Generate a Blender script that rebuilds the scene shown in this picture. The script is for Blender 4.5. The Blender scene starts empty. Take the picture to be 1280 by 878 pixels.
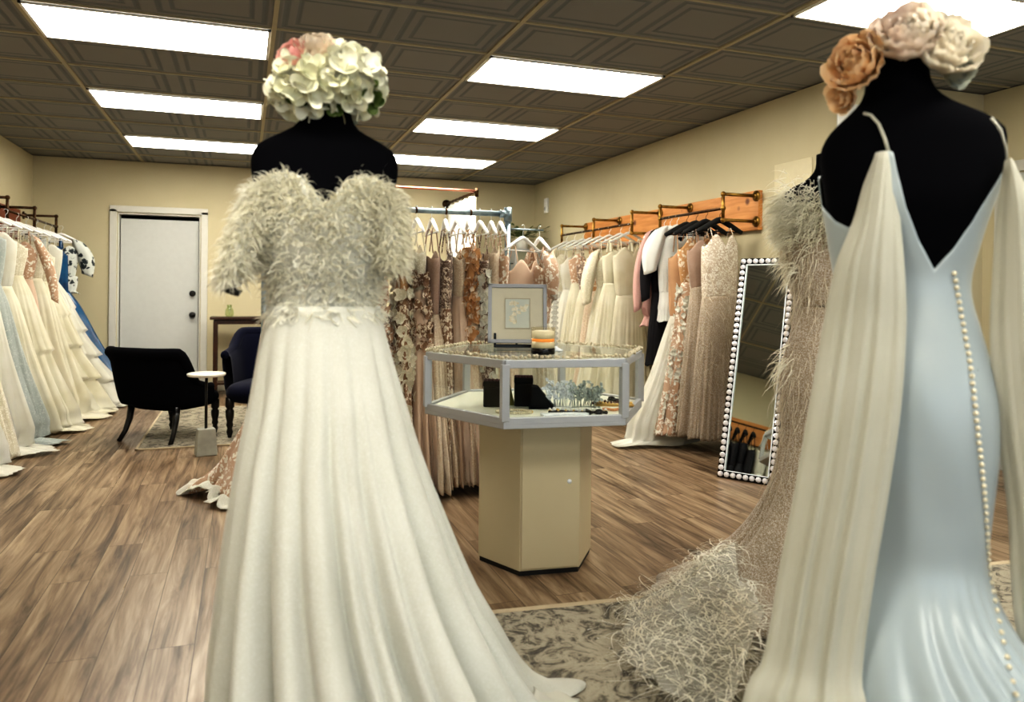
import bpy, math, random
from mathutils import Vector, Matrix
PI = math.pi
S, C = math.sin, math.cos
scn = bpy.context.scene
col = scn.collection
rnd = random.Random(7)

# ------------------------------------------------------------------ helpers
def lerp(a, b, t): return a + (b - a) * t
def sstep(a, b, x):
    t = max(0., min(1., (x - a) / (b - a))); return t * t * (3 - 2 * t)

def interp(keys, z):
    """smooth interpolation of key rows (first column runs downwards or upwards)"""
    ks = sorted(keys, key=lambda k: k[0])
    if z <= ks[0][0]: return list(ks[0][1:])
    if z >= ks[-1][0]: return list(ks[-1][1:])
    n = len(ks)
    for i in range(n - 1):
        if ks[i][0] <= z <= ks[i + 1][0]:
            h = ks[i + 1][0] - ks[i][0]; t = (z - ks[i][0]) / h; out = []
            for j in range(1, len(ks[0])):
                def slope(a):
                    lo, hi = max(0, a - 1), min(n - 1, a + 1)
                    return (ks[hi][j] - ks[lo][j]) / (ks[hi][0] - ks[lo][0])
                m0, m1 = slope(i), slope(i + 1)
                p0, p1 = ks[i][j], ks[i + 1][j]
                t2, t3 = t * t, t * t * t
                out.append((2*t3-3*t2+1)*p0 + (t3-2*t2+t)*h*m0 + (-2*t3+3*t2)*p1 + (t3-t2)*h*m1)
            return out

def lin(pts, x):
    if x <= pts[0][0]: return pts[0][1]
    for (a, b), (c, d) in zip(pts, pts[1:]):
        if x <= c: return lerp(b, d, (x - a) / (c - a))
    return pts[-1][1]

class MB:
    def __init__(s): s.v = []; s.f = []
    def box(s, c, d, rot=None):
        b = len(s.v); M = rot or Matrix.Identity(3)
        for k in ((-1,-1,-1),(1,-1,-1),(1,1,-1),(-1,1,-1),(-1,-1,1),(1,-1,1),(1,1,1),(-1,1,1)):
            s.v.append(tuple(Vector(c) + M @ Vector((k[0]*d[0]/2, k[1]*d[1]/2, k[2]*d[2]/2))))
        for q in ((0,3,2,1),(4,5,6,7),(0,1,5,4),(1,2,6,5),(2,3,7,6),(3,0,4,7)):
            s.f.append(tuple(b + i for i in q))
        return s
    def bar(s, a, b, w, h, up=(0,0,1)):
        a, b = Vector(a), Vector(b); z = (b - a); L = z.length; z.normalize()
        u = Vector(up)
        if abs(z.dot(u)) > .99: u = Vector((1,0,0))
        x = u.cross(z).normalized(); y = z.cross(x)
        M = Matrix((x, y, z)).transposed()
        return s.box((a + b) / 2, (w, h, L), M)
    def grid(s, fn, nu, nv, cu=False, cv=False, flip=False):
        b = len(s.v); mu = nu if cu else nu + 1; mv = nv if cv else nv + 1
        for j in range(mv):
            for i in range(mu): s.v.append(tuple(fn(i / nu, j / nv)))
        for j in range(nv):
            for i in range(nu):
                q = (b + j*mu + i, b + j*mu + (i+1) % mu, b + ((j+1) % mv)*mu + (i+1) % mu, b + ((j+1) % mv)*mu + i)
                s.f.append(q[::-1] if flip else q)
        return s
    def tube(s, pts, r, n=8, caps=True):
        pts = [Vector(p) for p in pts]; m = len(pts)
        rs = r if isinstance(r, (list, tuple)) else [r] * m
        b = len(s.v); px = None
        for i, p in enumerate(pts):
            t = (pts[min(i+1, m-1)] - pts[max(i-1, 0)])
            if t.length < 1e-9: t = Vector((0,0,1))
            t.normalize()
            if px is None:
                a = Vector((0,0,1)) if abs(t.z) < .9 else Vector((1,0,0))
                px = a.cross(t).normalized()
            px = (px - t * px.dot(t)).normalized(); py = t.cross(px)
            for k in range(n):
                a = 2*PI*k/n; s.v.append(tuple(p + (px*C(a) + py*S(a)) * rs[i]))
        for i in range(m - 1):
            for k in range(n):
                s.f.append((b+i*n+k, b+i*n+(k+1)%n, b+(i+1)*n+(k+1)%n, b+(i+1)*n+k))
        if caps:
            s.f.append(tuple(b + k for k in range(n))[::-1]); s.f.append(tuple(b+(m-1)*n+k for k in range(n)))
        return s
    def lathe(s, prof, c=(0,0,0), n=24, sx=1, sy=1):
        b = len(s.v); m = len(prof)
        for r, z in prof:
            for k in range(n):
                a = 2*PI*k/n; s.v.append((c[0] + r*C(a)*sx, c[1] + r*S(a)*sy, c[2] + z))
        for i in range(m - 1):
            for k in range(n): s.f.append((b+i*n+k, b+i*n+(k+1)%n, b+(i+1)*n+(k+1)%n, b+(i+1)*n+k))
        s.f.append(tuple(b + k for k in range(n))[::-1]); s.f.append(tuple(b+(m-1)*n+k for k in range(n)))
        return s
    def ball(s, c, r, n=8, m=6, sc=(1,1,1)):
        prof = [(max(1e-4, r*S(PI*i/m)), -r*C(PI*i/m)) for i in range(m + 1)]
        b = len(s.v)
        for rr, z in prof:
            for k in range(n):
                a = 2*PI*k/n; s.v.append((c[0]+rr*C(a)*sc[0], c[1]+rr*S(a)*sc[1], c[2]+z*sc[2]))
        for i in range(m):
            for k in range(n): s.f.append((b+i*n+k, b+i*n+(k+1)%n, b+(i+1)*n+(k+1)%n, b+(i+1)*n+k))
        return s
    def strand(s, p, d, L, w, droop, rg, seg=4, side=None, curl=0):
        """one drooping plume barb: a tapering ribbon"""
        p, d = Vector(p), Vector(d).normalized()
        if side is None: side = d.cross(Vector((rg.uniform(-1,1), rg.uniform(-1,1), rg.uniform(-1,1))))
        if side.length < 1e-4: side = Vector((1,0,0))
        side.normalize(); b = len(s.v)
        for i in range(seg + 1):
            t = i / seg
            ww = w * (1 - .85*t)
            s.v.append(tuple(p - side*ww)); s.v.append(tuple(p + side*ww))
            d2 = (d + Vector((rg.uniform(-.2,.2), rg.uniform(-.2,.2), -droop*t)) ).normalized()
            if curl: d2 = Vector((d2.x*C(curl)-d2.y*S(curl), d2.x*S(curl)+d2.y*C(curl), d2.z))
            p = p + d2 * (L / seg); d = d2
        for i in range(seg): s.f.append((b+2*i, b+2*i+1, b+2*i+3, b+2*i+2))
        return s
    def petal(s, c, n, up, L, w, cup, ruff=0., ph=0.):
        """cupped petal from base c, rising along n, facing up"""
        n, up = Vector(n).normalized(), Vector(up).normalized()
        x = n.cross(up)
        if x.length < 1e-3: x = n.cross(Vector((.3,.5,.8)))
        x.normalize(); z = x.cross(n).normalized(); c = Vector(c)
        def fn(u, v):
            a = (u - .5) * 2
            ww = w * (S(PI * (.12 + .67*v)) ** .75)
            return c + n*(L*v*(1-.12*a*a)) + x*(a*ww) + z*(cup*(v*v*.8 - .55*(1-a*a)*S(PI*v)*.8) + ruff*S(a*6+ph)*v)
        return s.grid(fn, 4, 4)
    def build(s, name, m, parent=None, smooth=True, loc=None, rot=None, bevel=0, sub=0, solid=0, label=None):
        me = bpy.data.meshes.new(name); me.from_pydata(s.v, [], s.f); me.update()
        if smooth:
            me.polygons.foreach_set('use_smooth', [True] * len(me.polygons))
        me.materials.append(m)
        o = bpy.data.objects.new(name, me); col.objects.link(o)
        if parent: o.parent = parent
        if loc is not None: o.location = loc
        if rot is not None: o.rotation_euler = rot
        if solid:
            k = o.modifiers.new('s', 'SOLIDIFY'); k.thickness = solid; k.offset = 0
        if bevel:
            k = o.modifiers.new('b', 'BEVEL'); k.width = bevel; k.segments = 2; k.limit_method = 'ANGLE'
        if sub:
            k = o.modifiers.new('u', 'SUBSURF'); k.levels = sub; k.render_levels = sub
        if label: o['label'] = label
        return o

def thing(name, label, cat, loc=(0,0,0), rz=0, group=None):
    o = bpy.data.objects.new(name, None); col.objects.link(o); o.empty_display_size = .1
    o.location = loc; o.rotation_euler = (0, 0, rz); o['label'] = label; o['category'] = cat
    if group: o['group'] = group
    return o
def tag(o, label, cat, group=None, kind=None):
    o['label'] = label; o['category'] = cat
    if group: o['group'] = group
    if kind: o['kind'] = kind
    return o
def struct(o): o['kind'] = 'structure'; return o

# ------------------------------------------------------------------ materials
def new_mat(name):
    m = bpy.data.materials.new(name); m.use_nodes = True
    nt = m.node_tree; nt.nodes.clear()
    out = nt.nodes.new('ShaderNodeOutputMaterial')
    return m, nt, out
def N(nt, t, **kw):
    n = nt.nodes.new('ShaderNode' + t)
    for k, v in kw.items():
        if k.startswith('_'): setattr(n, k[1:], v)
        else: n.inputs[k.replace('__', ' ')].default_value = v
    return n
def ramp(nt, fac, stops):
    r = nt.nodes.new('ShaderNodeValToRGB'); e = r.color_ramp.elements
    while len(e) < len(stops): e.new(.5)
    for q, (p, c) in zip(e, stops): q.position = p; q.color = (*c, 1) if len(c) == 3 else c
    nt.links.new(fac, r.inputs[0]); return r.outputs[0]
def bump(nt, h, st, dist=.01):
    b = N(nt, 'Bump', Strength=st, Distance=dist); nt.links.new(h, b.inputs['Height']); return b.outputs[0]

def plain(name, c, rough=.5, metal=0, c2=None, scale=20, bmp=0, emis=0, sheen=0, spec=.5, trans=0, stretch=None):
    m, nt, out = new_mat(name); L = nt.links.new
    p = N(nt, 'BsdfPrincipled', Roughness=rough, Metallic=metal)
    p.inputs['Base Color'].default_value = (*c, 1)
    p.inputs['Specular IOR Level'].default_value = spec
    if sheen: p.inputs['Sheen Weight'].default_value = sheen; p.inputs['Sheen Roughness'].default_value = .4
    tc = N(nt, 'TexCoord'); vec = tc.outputs['Object']
    if stretch:
        mp = N(nt, 'Mapping'); mp.inputs['Scale'].default_value = stretch; L(vec, mp.inputs[0]); vec = mp.outputs[0]
    nz = N(nt, 'TexNoise', Scale=scale, Detail=4.); L(vec, nz.inputs['Vector'])
    c2 = c2 or tuple(x * .97 for x in c)
    L(ramp(nt, nz.outputs['Fac'], [(.35, c2), (.65, c)]), p.inputs['Base Color'])
    if bmp: L(bump(nt, nz.outputs['Fac'], bmp), p.inputs['Normal'])
    if emis:
        p.inputs['Emission Color'].default_value = (*c, 1); p.inputs['Emission Strength'].default_value = emis
    sh = p.outputs[0]
    if trans:
        t = N(nt, 'BsdfTransparent'); mx = N(nt, 'MixShader', Fac=trans)
        L(p.outputs[0], mx.inputs[1]); L(t.outputs[0], mx.inputs[2]); sh = mx.outputs[0]
    L(sh, out.inputs[0]); return m

def cloth(name, c, c2, motif=None, mscale=18, mlo=.45, mhi=.55, bead=None, bscale=120, trans=0, rough=.65, sheen=.3, lum=.15, bs=.25):
    mscale *= 2.1; bscale *= 1.5
    """dress fabric: base colour drift, optional lace motif, optional beads, some see-through"""
    m, nt, out = new_mat(name); L = nt.links.new
    p = N(nt, 'BsdfPrincipled', Roughness=rough)
    p.inputs['Sheen Weight'].default_value = sheen; p.inputs['Specular IOR Level'].default_value = .3
    tc = N(nt, 'TexCoord'); vec = tc.outputs['Object']
    nz = N(nt, 'TexNoise', Scale=5., Detail=3.); L(vec, nz.inputs['Vector'])
    cc = ramp(nt, nz.outputs['Fac'], [(.35, c2), (.65, c)])
    hgt = None
    wv = N(nt, 'TexNoise', Scale=260., Detail=2.); L(vec, wv.inputs['Vector']); hgt = wv.outputs['Fac']
    if motif:
        wz = N(nt, 'TexNoise', Scale=mscale*.7, Detail=3.); L(vec, wz.inputs['Vector'])
        mxv = N(nt, 'MixRGB', Fac=.12); L(vec, mxv.inputs[1]); L(wz.outputs['Color'], mxv.inputs[2])
        vo = N(nt, 'TexVoronoi', Scale=float(mscale)); L(mxv.outputs[0], vo.inputs['Vector'])
        fl = N(nt, 'TexNoise', Scale=mscale*2.6, Detail=5., Roughness=.7); L(vec, fl.inputs['Vector'])
        ad = N(nt, 'Math', _operation='ADD'); L(vo.outputs['Distance'], ad.inputs[0]); 
        ml = N(nt, 'Math', _operation='MULTIPLY'); L(fl.outputs['Fac'], ml.inputs[0]); ml.inputs[1].default_value = .9
        L(ml.outputs[0], ad.inputs[1])
        sb = N(nt, 'Math', _operation='SUBTRACT'); sb.inputs[0].default_value = 1.35; L(ad.outputs[0], sb.inputs[1])
        msk = ramp(nt, sb.outputs[0], [(mlo, (0,0,0)), (mhi, (1,1,1))])
        mx = N(nt, 'MixRGB'); L(msk, mx.inputs[0]); L(cc, mx.inputs[1]); mx.inputs[2].default_value = (*motif, 1)
        cc = mx.outputs[0]; hgt = msk
    if bead:
        vb = N(nt, 'TexVoronoi', Scale=float(bscale)); L(vec, vb.inputs['Vector'])
        bm = ramp(nt, vb.outputs['Distance'], [(.22, (1,1,1)), (.34, (0,0,0))])
        mx = N(nt, 'MixRGB'); L(bm, mx.inputs[0]); L(cc, mx.inputs[1]); mx.inputs[2].default_value = (*bead, 1)
        cc = mx.outputs[0]
        rr = ramp(nt, bm, [(0, (rough,)*3), (1, (.2,)*3)]); L(rr, p.inputs['Roughness'])
        if not motif: hgt = bm
    L(cc, p.inputs['Base Color']); L(bump(nt, hgt, bs, .004), p.inputs['Normal'])
    tl = N(nt, 'BsdfTranslucent'); L(cc, tl.inputs['Color'])
    mx = N(nt, 'MixShader', Fac=lum); L(p.outputs[0], mx.inputs[1]); L(tl.outputs[0], mx.inputs[2]); sh = mx.outputs[0]
    if trans:
        t = N(nt, 'BsdfTransparent'); m2 = N(nt, 'MixShader', Fac=trans)
        L(sh, m2.inputs[1]); L(t.outputs[0], m2.inputs[2]); sh = m2.outputs[0]
    L(sh, out.inputs[0]); return m

def glass_mat(name, tint=(.985,.993,.986), refl=.12):
    m, nt, out = new_mat(name); L = nt.links.new
    t = N(nt, 'BsdfTransparent'); t.inputs[0].default_value = (*tint, 1)
    g = N(nt, 'BsdfGlossy', Roughness=.03); g.inputs[0].default_value = (1,1,1,1)
    lw = N(nt, 'LayerWeight', Blend=.5); pw = N(nt, 'Math', _operation='POWER'); L(lw.outputs['Facing'], pw.inputs[0]); pw.inputs[1].default_value = 4.
    ml = N(nt, 'Math', _operation='MULTIPLY_ADD'); L(pw.outputs[0], ml.inputs[0]); ml.inputs[1].default_value = .4; ml.inputs[2].default_value = refl*.12
    mx = N(nt, 'MixShader'); L(ml.outputs[0], mx.inputs[0]); L(t.outputs[0], mx.inputs[1]); L(g.outputs[0], mx.inputs[2])
    L(mx.outputs[0], out.inputs[0]); return m

def emit_mat(name, c, st):
    m, nt, out = new_mat(name)
    e = N(nt, 'Emission', Strength=st); e.inputs[0].default_value = (*c, 1)
    nt.links.new(e.outputs[0], out.inputs[0]); return m

def floor_mat():
    m, nt, out = new_mat('vinyl_plank'); L = nt.links.new
    tc = N(nt, 'TexCoord'); mp = N(nt, 'Mapping'); mp.inputs['Rotation'].default_value = (0, 0, PI/2); L(tc.outputs['Object'], mp.inputs[0])
    br = N(nt, 'TexBrick', Scale=1., Bias=0.); br.inputs['Brick Width'].default_value = 1.22; br.inputs['Row Height'].default_value = .152
    br.inputs['Mortar Size'].default_value = .0014; br.offset = .37
    br.inputs['Color1'].default_value = (0,0,0,1); br.inputs['Color2'].default_value = (1,1,1,1); br.inputs['Mortar'].default_value = (.5,.5,.5,1)
    L(mp.outputs[0], br.inputs['Vector'])
    # grain stretched along the plank, shifted per plank
    sc = N(nt, 'Mapping'); sc.inputs['Scale'].default_value = (.75, 9., 1.); L(mp.outputs[0], sc.inputs[0])
    off = N(nt, 'VectorMath', _operation='MULTIPLY_ADD'); L(br.outputs['Color'], off.inputs[0]); off.inputs[1].default_value = (7., 3., 9.); L(sc.outputs[0], off.inputs[2])
    n1 = N(nt, 'TexNoise', Scale=1.6, Detail=6., Roughness=.62, Distortion=.9); L(off.outputs[0], n1.inputs['Vector'])
    sc2 = N(nt, 'Mapping'); sc2.inputs['Scale'].default_value = (1.6, 42., 1.); L(mp.outputs[0], sc2.inputs[0])
    n2 = N(nt, 'TexNoise', Scale=1.5, Detail=5., Roughness=.6); L(sc2.outputs[0], n2.inputs['Vector'])
    a = N(nt, 'Math', _operation='MULTIPLY_ADD'); L(n2.outputs['Fac'], a.inputs[0]); a.inputs[1].default_value = .35; L(n1.outputs['Fac'], a.inputs[2])
    b = N(nt, 'Math', _operation='MULTIPLY_ADD'); L(br.outputs['Color'], b.inputs[0]); b.inputs[1].default_value = .07; L(a.outputs[0], b.inputs[2])
    cc = ramp(nt, b.outputs[0], [(.46, (.026,.017,.010)), (.58, (.105,.068,.040)), (.72, (.215,.148,.092)), (.93, (.39,.295,.20))])
    mo = N(nt, 'MixRGB', _blend_type='MULTIPLY'); L(br.outputs['Fac'], mo.inputs[0]); L(cc, mo.inputs[1]); mo.inputs[2].default_value = (.25,.2,.15,1)
    p = N(nt, 'BsdfPrincipled', Roughness=.33); p.inputs['Specular IOR Level'].default_value = .4
    L(mo.outputs[0], p.inputs['Base Color'])
    rr = ramp(nt, n1.outputs['Fac'], [(.3, (.42,)*3), (.7, (.27,)*3)]); L(rr, p.inputs['Roughness'])
    L(bump(nt, n2.outputs['Fac'], .12, .003), p.inputs['Normal']); L(p.outputs[0], out.inputs[0]); return m

GX, GY, GPX, GPY = -1.14, 4.58, 1.29, .61      # ceiling grid origin and pitch
def ceiling_mat():
    m, nt, out = new_mat('pressed_ceiling_tile'); L = nt.links.new
    tc = N(nt, 'TexCoord'); sp = N(nt, 'SeparateXYZ'); L(tc.outputs['Object'], sp.inputs[0])
    def cell(o, org, pitch):
        s = N(nt, 'Math', _operation='SUBTRACT'); L(o, s.inputs[0]); s.inputs[1].default_value = org - 100*pitch
        d = N(nt, 'Math', _operation='DIVIDE'); L(s.outputs[0], d.inputs[0]); d.inputs[1].default_value = pitch
        f = N(nt, 'Math', _operation='FRACT'); L(d.outputs[0], f.inputs[0])
        g = N(nt, 'Math', _operation='SUBTRACT'); L(f.outputs[0], g.inputs[0]); g.inputs[1].default_value = .5
        h = N(nt, 'Math', _operation='ABSOLUTE'); L(g.outputs[0], h.inputs[0]); return h.outputs[0]
    mx = N(nt, 'Math', _operation='MAXIMUM'); L(cell(sp.outputs[0], GX, GPX/2), mx.inputs[0]); L(cell(sp.outputs[1], GY, GPY), mx.inputs[1])
    A, B = (.25,.248,.238), (.17,.18,.187)
    cc = ramp(nt, mx.outputs[0], [(0, A), (.285, A), (.295, B), (.325, B), (.335, A), (.385, A), (.395, B), (.435, B), (.445, A), (1, A)])
    hh = ramp(nt, mx.outputs[0], [(0, (.6,)*3), (.285, (.6,)*3), (.31, (0,)*3), (.335, (.7,)*3), (.385, (.7,)*3), (.415, (0,)*3), (.45, (.9,)*3)])
    p = N(nt, 'BsdfPrincipled', Roughness=.75); L(cc, p.inputs['Base Color']); L(bump(nt, hh, .6, .01), p.inputs['Normal'])
    L(p.outputs[0], out.inputs[0]); return m

def rug_mat():
    m, nt, out = new_mat('distressed_rug_pile'); L = nt.links.new
    tc = N(nt, 'TexCoord')
    n1 = N(nt, 'TexNoise', Scale=9., Detail=8., Roughness=.72, Distortion=1.9); L(tc.outputs['Object'], n1.inputs['Vector'])
    n2 = N(nt, 'TexNoise', Scale=220., Detail=2.); L(tc.outputs['Object'], n2.inputs['Vector'])
    cc = ramp(nt, n1.outputs['Fac'], [(.36, (.030,.025,.017)), (.44, (.10,.084,.058)), (.50, (.30,.265,.195)), (.60, (.38,.34,.26)), (.66, (.19,.165,.12)), (.74, (.42,.385,.30))])
    p = N(nt, 'BsdfPrincipled', Roughness=.95); p.inputs['Sheen Weight'].default_value = .2
    L(cc, p.inputs['Base Color']); L(bump(nt, n2.outputs['Fac'], .6, .004), p.inputs['Normal']); L(p.outputs[0], out.inputs[0]); return m

def pine_mat(name, a, b, knot):
    m, nt, out = new_mat(name); L = nt.links.new
    tc = N(nt, 'TexCoord'); mp = N(nt, 'Mapping'); mp.inputs['Scale'].default_value = (6, .9, 9); L(tc.outputs['Object'], mp.inputs[0])
    n1 = N(nt, 'TexNoise', Scale=3., Detail=5., Distortion=.6); L(mp.outputs[0], n1.inputs['Vector'])
    vo = N(nt, 'TexVoronoi', Scale=3.6); L(tc.outputs['Object'], vo.inputs['Vector'])
    k = ramp(nt, vo.outputs['Distance'], [(.06, (1,1,1)), (.13, (0,0,0))])
    mx = N(nt, 'MixRGB'); L(k, mx.inputs[0]); L(ramp(nt, n1.outputs['Fac'], [(.35, a), (.65, b)]), mx.inputs[1]); mx.inputs[2].default_value = (*knot, 1)
    p = N(nt, 'BsdfPrincipled', Roughness=.5); L(mx.outputs[0], p.inputs['Base Color']); L(p.outputs[0], out.inputs[0]); return m

M = {}
M['floor'] = floor_mat(); M['ceiling'] = ceiling_mat(); M['rug'] = rug_mat()
M['wall'] = plain('painted_wall', (.58,.525,.365), .85, c2=(.56,.505,.345), scale=3, bmp=.03)
M['trim'] = plain('white_trim', (.62,.61,.56), .45)
M['door'] = plain('door_paint', (.55,.56,.54), .4)
M['grid'] = plain('ceiling_bar', (.42,.37,.25), .5)
M['dark'] = plain('doorway_shade', (.01,.01,.01), .9)
M['baseboard'] = plain('baseboard_paint', (.5,.47,.38), .5)
M['panel'] = emit_mat('diffuser_glow', (1,.955,.85), 12.)
M['velvet'] = plain('black_velvet', (.0035,.0035,.005), .95, sheen=.0, spec=.08)
M['navy'] = plain('navy_velvet', (.003,.004,.016), .9, sheen=.08, spec=.2, scale=9)
M['blackleg'] = plain('black_lacquer', (.008,.007,.007), .3)
M['pine'] = pine_mat('knotty_pine', (.52,.22,.06), (.66,.32,.11), (.16,.05,.015))
M['shadepine'] = pine_mat('shaded_pine', (.14,.035,.014), (.21,.055,.02), (.05,.015,.008))  # same pine, with the dim light of the left wall put into its colour
M['pipe'] = plain('aged_iron_pipe', (.10,.055,.025), .4, .8, c2=(.045,.025,.015), scale=30)
M['brasspipe'] = plain('brass_pipe', (.42,.26,.07), .35, .9, c2=(.20,.11,.03), scale=14)
M['galv'] = plain('galvanised_pipe', (.36,.43,.46), .35, .85, c2=(.22,.28,.31), scale=24)
M['copper'] = plain('copper_pipe', (.62,.25,.16), .3, .9)
M['white'] = plain('white_plastic', (.80,.80,.78), .35)
M['clear'] = plain('clear_plastic', (.78,.80,.78), .15, trans=.35)
M['blackhang'] = plain('black_flock', (.006,.006,.006), .8)
M['alu'] = plain('brushed_aluminium', (.50,.51,.53), .42, .35)
M['laminate'] = plain('cream_laminate', (.60,.53,.37), .35, c2=(.58,.51,.35), scale=3)
M['shadowgap'] = plain('plinth_black', (.012,.012,.012), .5)
M['shelf'] = plain('white_shelf', (.80,.80,.70), .4)
M['glass'] = glass_mat('case_glass'); M['mirror'] = plain('mirror_silver', (.82,.87,.84), .015, 1, c2=(.82,.87,.84))
M['crystal'] = plain('crystal_stud', (.92,.90,.92), .12, .35, c2=(.75,.73,.76), scale=60)
M['greyframe'] = plain('grey_frame', (.36,.37,.40), .4)
M['mount'] = plain('mat_board', (.62,.585,.47), .9); M['print'] = plain('pale_print', (.60,.62,.55), .9, c2=(.55,.58,.53), scale=8)
M['sketch'] = plain('tan_ink', (.66,.60,.44), .9, c2=(.74,.72,.62), scale=90)
M['amber'] = plain('amber_wax', (.85,.33,.07), .4, emis=.25); M['wax'] = plain('cream_wax', (.86,.83,.70), .4)  # faint glow painted into the amber wax band
M['blackbase'] = plain('black_glass', (.006,.006,.006), .2)
M['bead'] = plain('pearl_bead', (.74,.68,.52), .3, c2=(.55,.48,.33), scale=70)
M['silver'] = plain('silver_metal', (.86,.89,.92), .25, .0, c2=(.74,.78,.82), scale=60)
M['greysilver'] = plain('antique_silver', (.62,.68,.66), .25, .0, c2=(.38,.43,.41), scale=60)
M['gold'] = plain('gold_metal', (.70,.50,.20), .3, .9); M['darkbead'] = plain('dark_bead', (.02,.018,.016), .25)
M['brownband'] = plain('brown_band', (.09,.03,.012), .4); M['coral'] = plain('coral_bead', (.65,.32,.15), .4)
M['olive'] = plain('olive_velvet', (.24,.22,.05), .9)
M['marble'] = plain('white_marble', (.70,.68,.62), .25, c2=(.62,.60,.54), scale=6)
M['stone'] = plain('grey_stone', (.36,.36,.31), .6, c2=(.29,.29,.25), scale=12)
M['walnut'] = plain('dark_walnut', (.055,.022,.010), .35, c2=(.03,.012,.006), scale=8, stretch=(6,1,1))
M['leaf'] = plain('leaf_green', (.10,.14,.035), .5, c2=(.05,.08,.02), scale=20)
M['pot'] = plain('white_pot', (.75,.74,.68), .35); M['lampglow'] = emit_mat('globe_glow', (1,.95,.85), 2.2)
M['rugedge'] = plain('rug_binding', (.50,.42,.30), .9, bmp=.3, scale=200)
# dress fabrics
IV, IV2 = (.78,.75,.62), (.70,.66,.50)
M['satin'] = plain('ice_satin', (.385,.43,.44), .28, c2=(.36,.41,.425), scale=3, sheen=.1)
M['chiffon'] = cloth('cream_chiffon', (.66,.645,.555), (.61,.595,.50), trans=.16, lum=.25)
M['sparkle'] = cloth('sparkle_tulle', (.66,.655,.585), (.62,.615,.54), bead=(.76,.76,.72), bscale=170, lum=.08, bs=.06)
M['feather'] = cloth('ivory_plume', (.86,.84,.74), (.80,.77,.64), lum=.35)
M['applique'] = cloth('ivory_applique', (.76,.75,.67), (.70,.69,.60), motif=(.80,.79,.72), mscale=30, lum=.2)
M['ivory'] = cloth('ivory_tulle', IV, IV2, trans=.06, lum=.25)
M['ivorylace'] = cloth('ivory_lace', (.70,.66,.52), (.65,.60,.46), motif=(.82,.79,.68), mscale=26)
M['white_tulle'] = cloth('white_tulle', (.80,.79,.72), (.74,.72,.62), trans=.08, lum=.28)
M['blush'] = cloth('blush_tulle', (.74,.585,.46), (.67,.51,.385), trans=.05, lum=.2)
M['blushlace'] = cloth('blush_lace', (.58,.40,.28), (.50,.33,.22), motif=(.84,.79,.69), mscale=13)
M['paleblue'] = cloth('pale_blue_chiffon', (.42,.455,.43), (.35,.39,.365), motif=(.50,.53,.49), mscale=20, mlo=.55, mhi=.62)
M['blue'] = plain('blue_satin', (.006,.085,.20), .22, c2=(.003,.03,.09), scale=6)
M['floralprint'] = cloth('floral_print', (.72,.74,.70), (.6,.62,.58), motif=(.02,.03,.035), mscale=8, mlo=.50, mhi=.55)
M['champagne'] = cloth('champagne_bead', (.64,.51,.375), (.53,.40,.28), motif=(.78,.70,.56), mscale=34, bead=(.85,.80,.70), bscale=150)
M['brownlace'] = cloth('brown_lace', (.33,.205,.125), (.25,.145,.085), motif=(.82,.72,.58), mscale=13, mlo=.42, mhi=.47)
M['sequin'] = cloth('brown_sequin', (.22,.14,.10), (.16,.10,.07), motif=(.78,.67,.54), mscale=17, bead=(.85,.78,.68), bscale=110)
M['goldlace'] = cloth('peach_lace', (.60,.36,.18), (.52,.29,.13), motif=(.84,.74,.60), mscale=9)
M['nude'] = cloth('nude_net', (.40,.31,.215), (.31,.235,.155), motif=(.72,.66,.58), mscale=44, mlo=.5, mhi=.6, bead=(.86,.82,.76), bscale=140)
M['beadbodice'] = cloth('cream_bead_bodice', (.60,.50,.385), (.50,.40,.30), motif=(.84,.80,.72), mscale=22, mlo=.42, mhi=.5, bead=(.9,.87,.8), bscale=120)
M['nudesheer'] = cloth('nude_sheer', (.42,.29,.225), (.34,.23,.17), motif=(.62,.52,.45), mscale=60, mlo=.55, mhi=.65)
M['peach'] = cloth('peach_tulle', (.66,.42,.25), (.58,.36,.21), lum=.2)
M['pinkcloth'] = cloth('pink_chiffon', (.66,.42,.38), (.58,.36,.32))
M['blackcloth'] = cloth('black_crepe', (.010,.009,.012), (.007,.006,.008), sheen=.05, lum=0)
M['whitecloth'] = cloth('white_crepe', (.74,.75,.72), (.68,.69,.66), lum=.08)
M['strandnude'] = cloth('bead_fringe', (.74,.68,.56), (.60,.52,.40), lum=.2)
M['fringe'] = cloth('cream_plume', (.90,.88,.80), (.84,.80,.70), lum=.2)
M['net'] = cloth('sheer_net', (.86,.84,.77), (.78,.75,.66), bead=(.95,.95,.92), bscale=130, trans=.66)
M['curtain'] = plain('white_curtain', (.85,.84,.78), .7, emis=.15)  # slight glow added to the cloth so it reads bright
M['peonypeach'] = cloth('peach_petal', (0.92, 0.74, 0.5), (0.88, 0.64, 0.4), lum=.42, bs=.05)
M['peonyivory'] = cloth('ivory_petal', (0.88, 0.84, 0.74), (0.82, 0.75, 0.63), lum=.42, bs=.05)
M['peonyrose'] = cloth('rose_petal', (0.88, 0.82, 0.72), (0.8, 0.6, 0.52), lum=.42, bs=.05)
M['pinkpetal'] = plain('pink_petal', (.80,.42,.38), .6, c2=(.82,.55,.45), scale=20)
M['palepeach'] = cloth('pale_peach_petal', (0.88, 0.74, 0.6), (0.86, 0.78, 0.66), lum=.42, bs=.05)
M['hydra'] = plain('white_green_petal', (.86,.84,.72), .6, c2=(.80,.79,.60), scale=14)
M['bluegrey'] = plain('greyblue_petal', (.52,.53,.45), .6)

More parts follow.
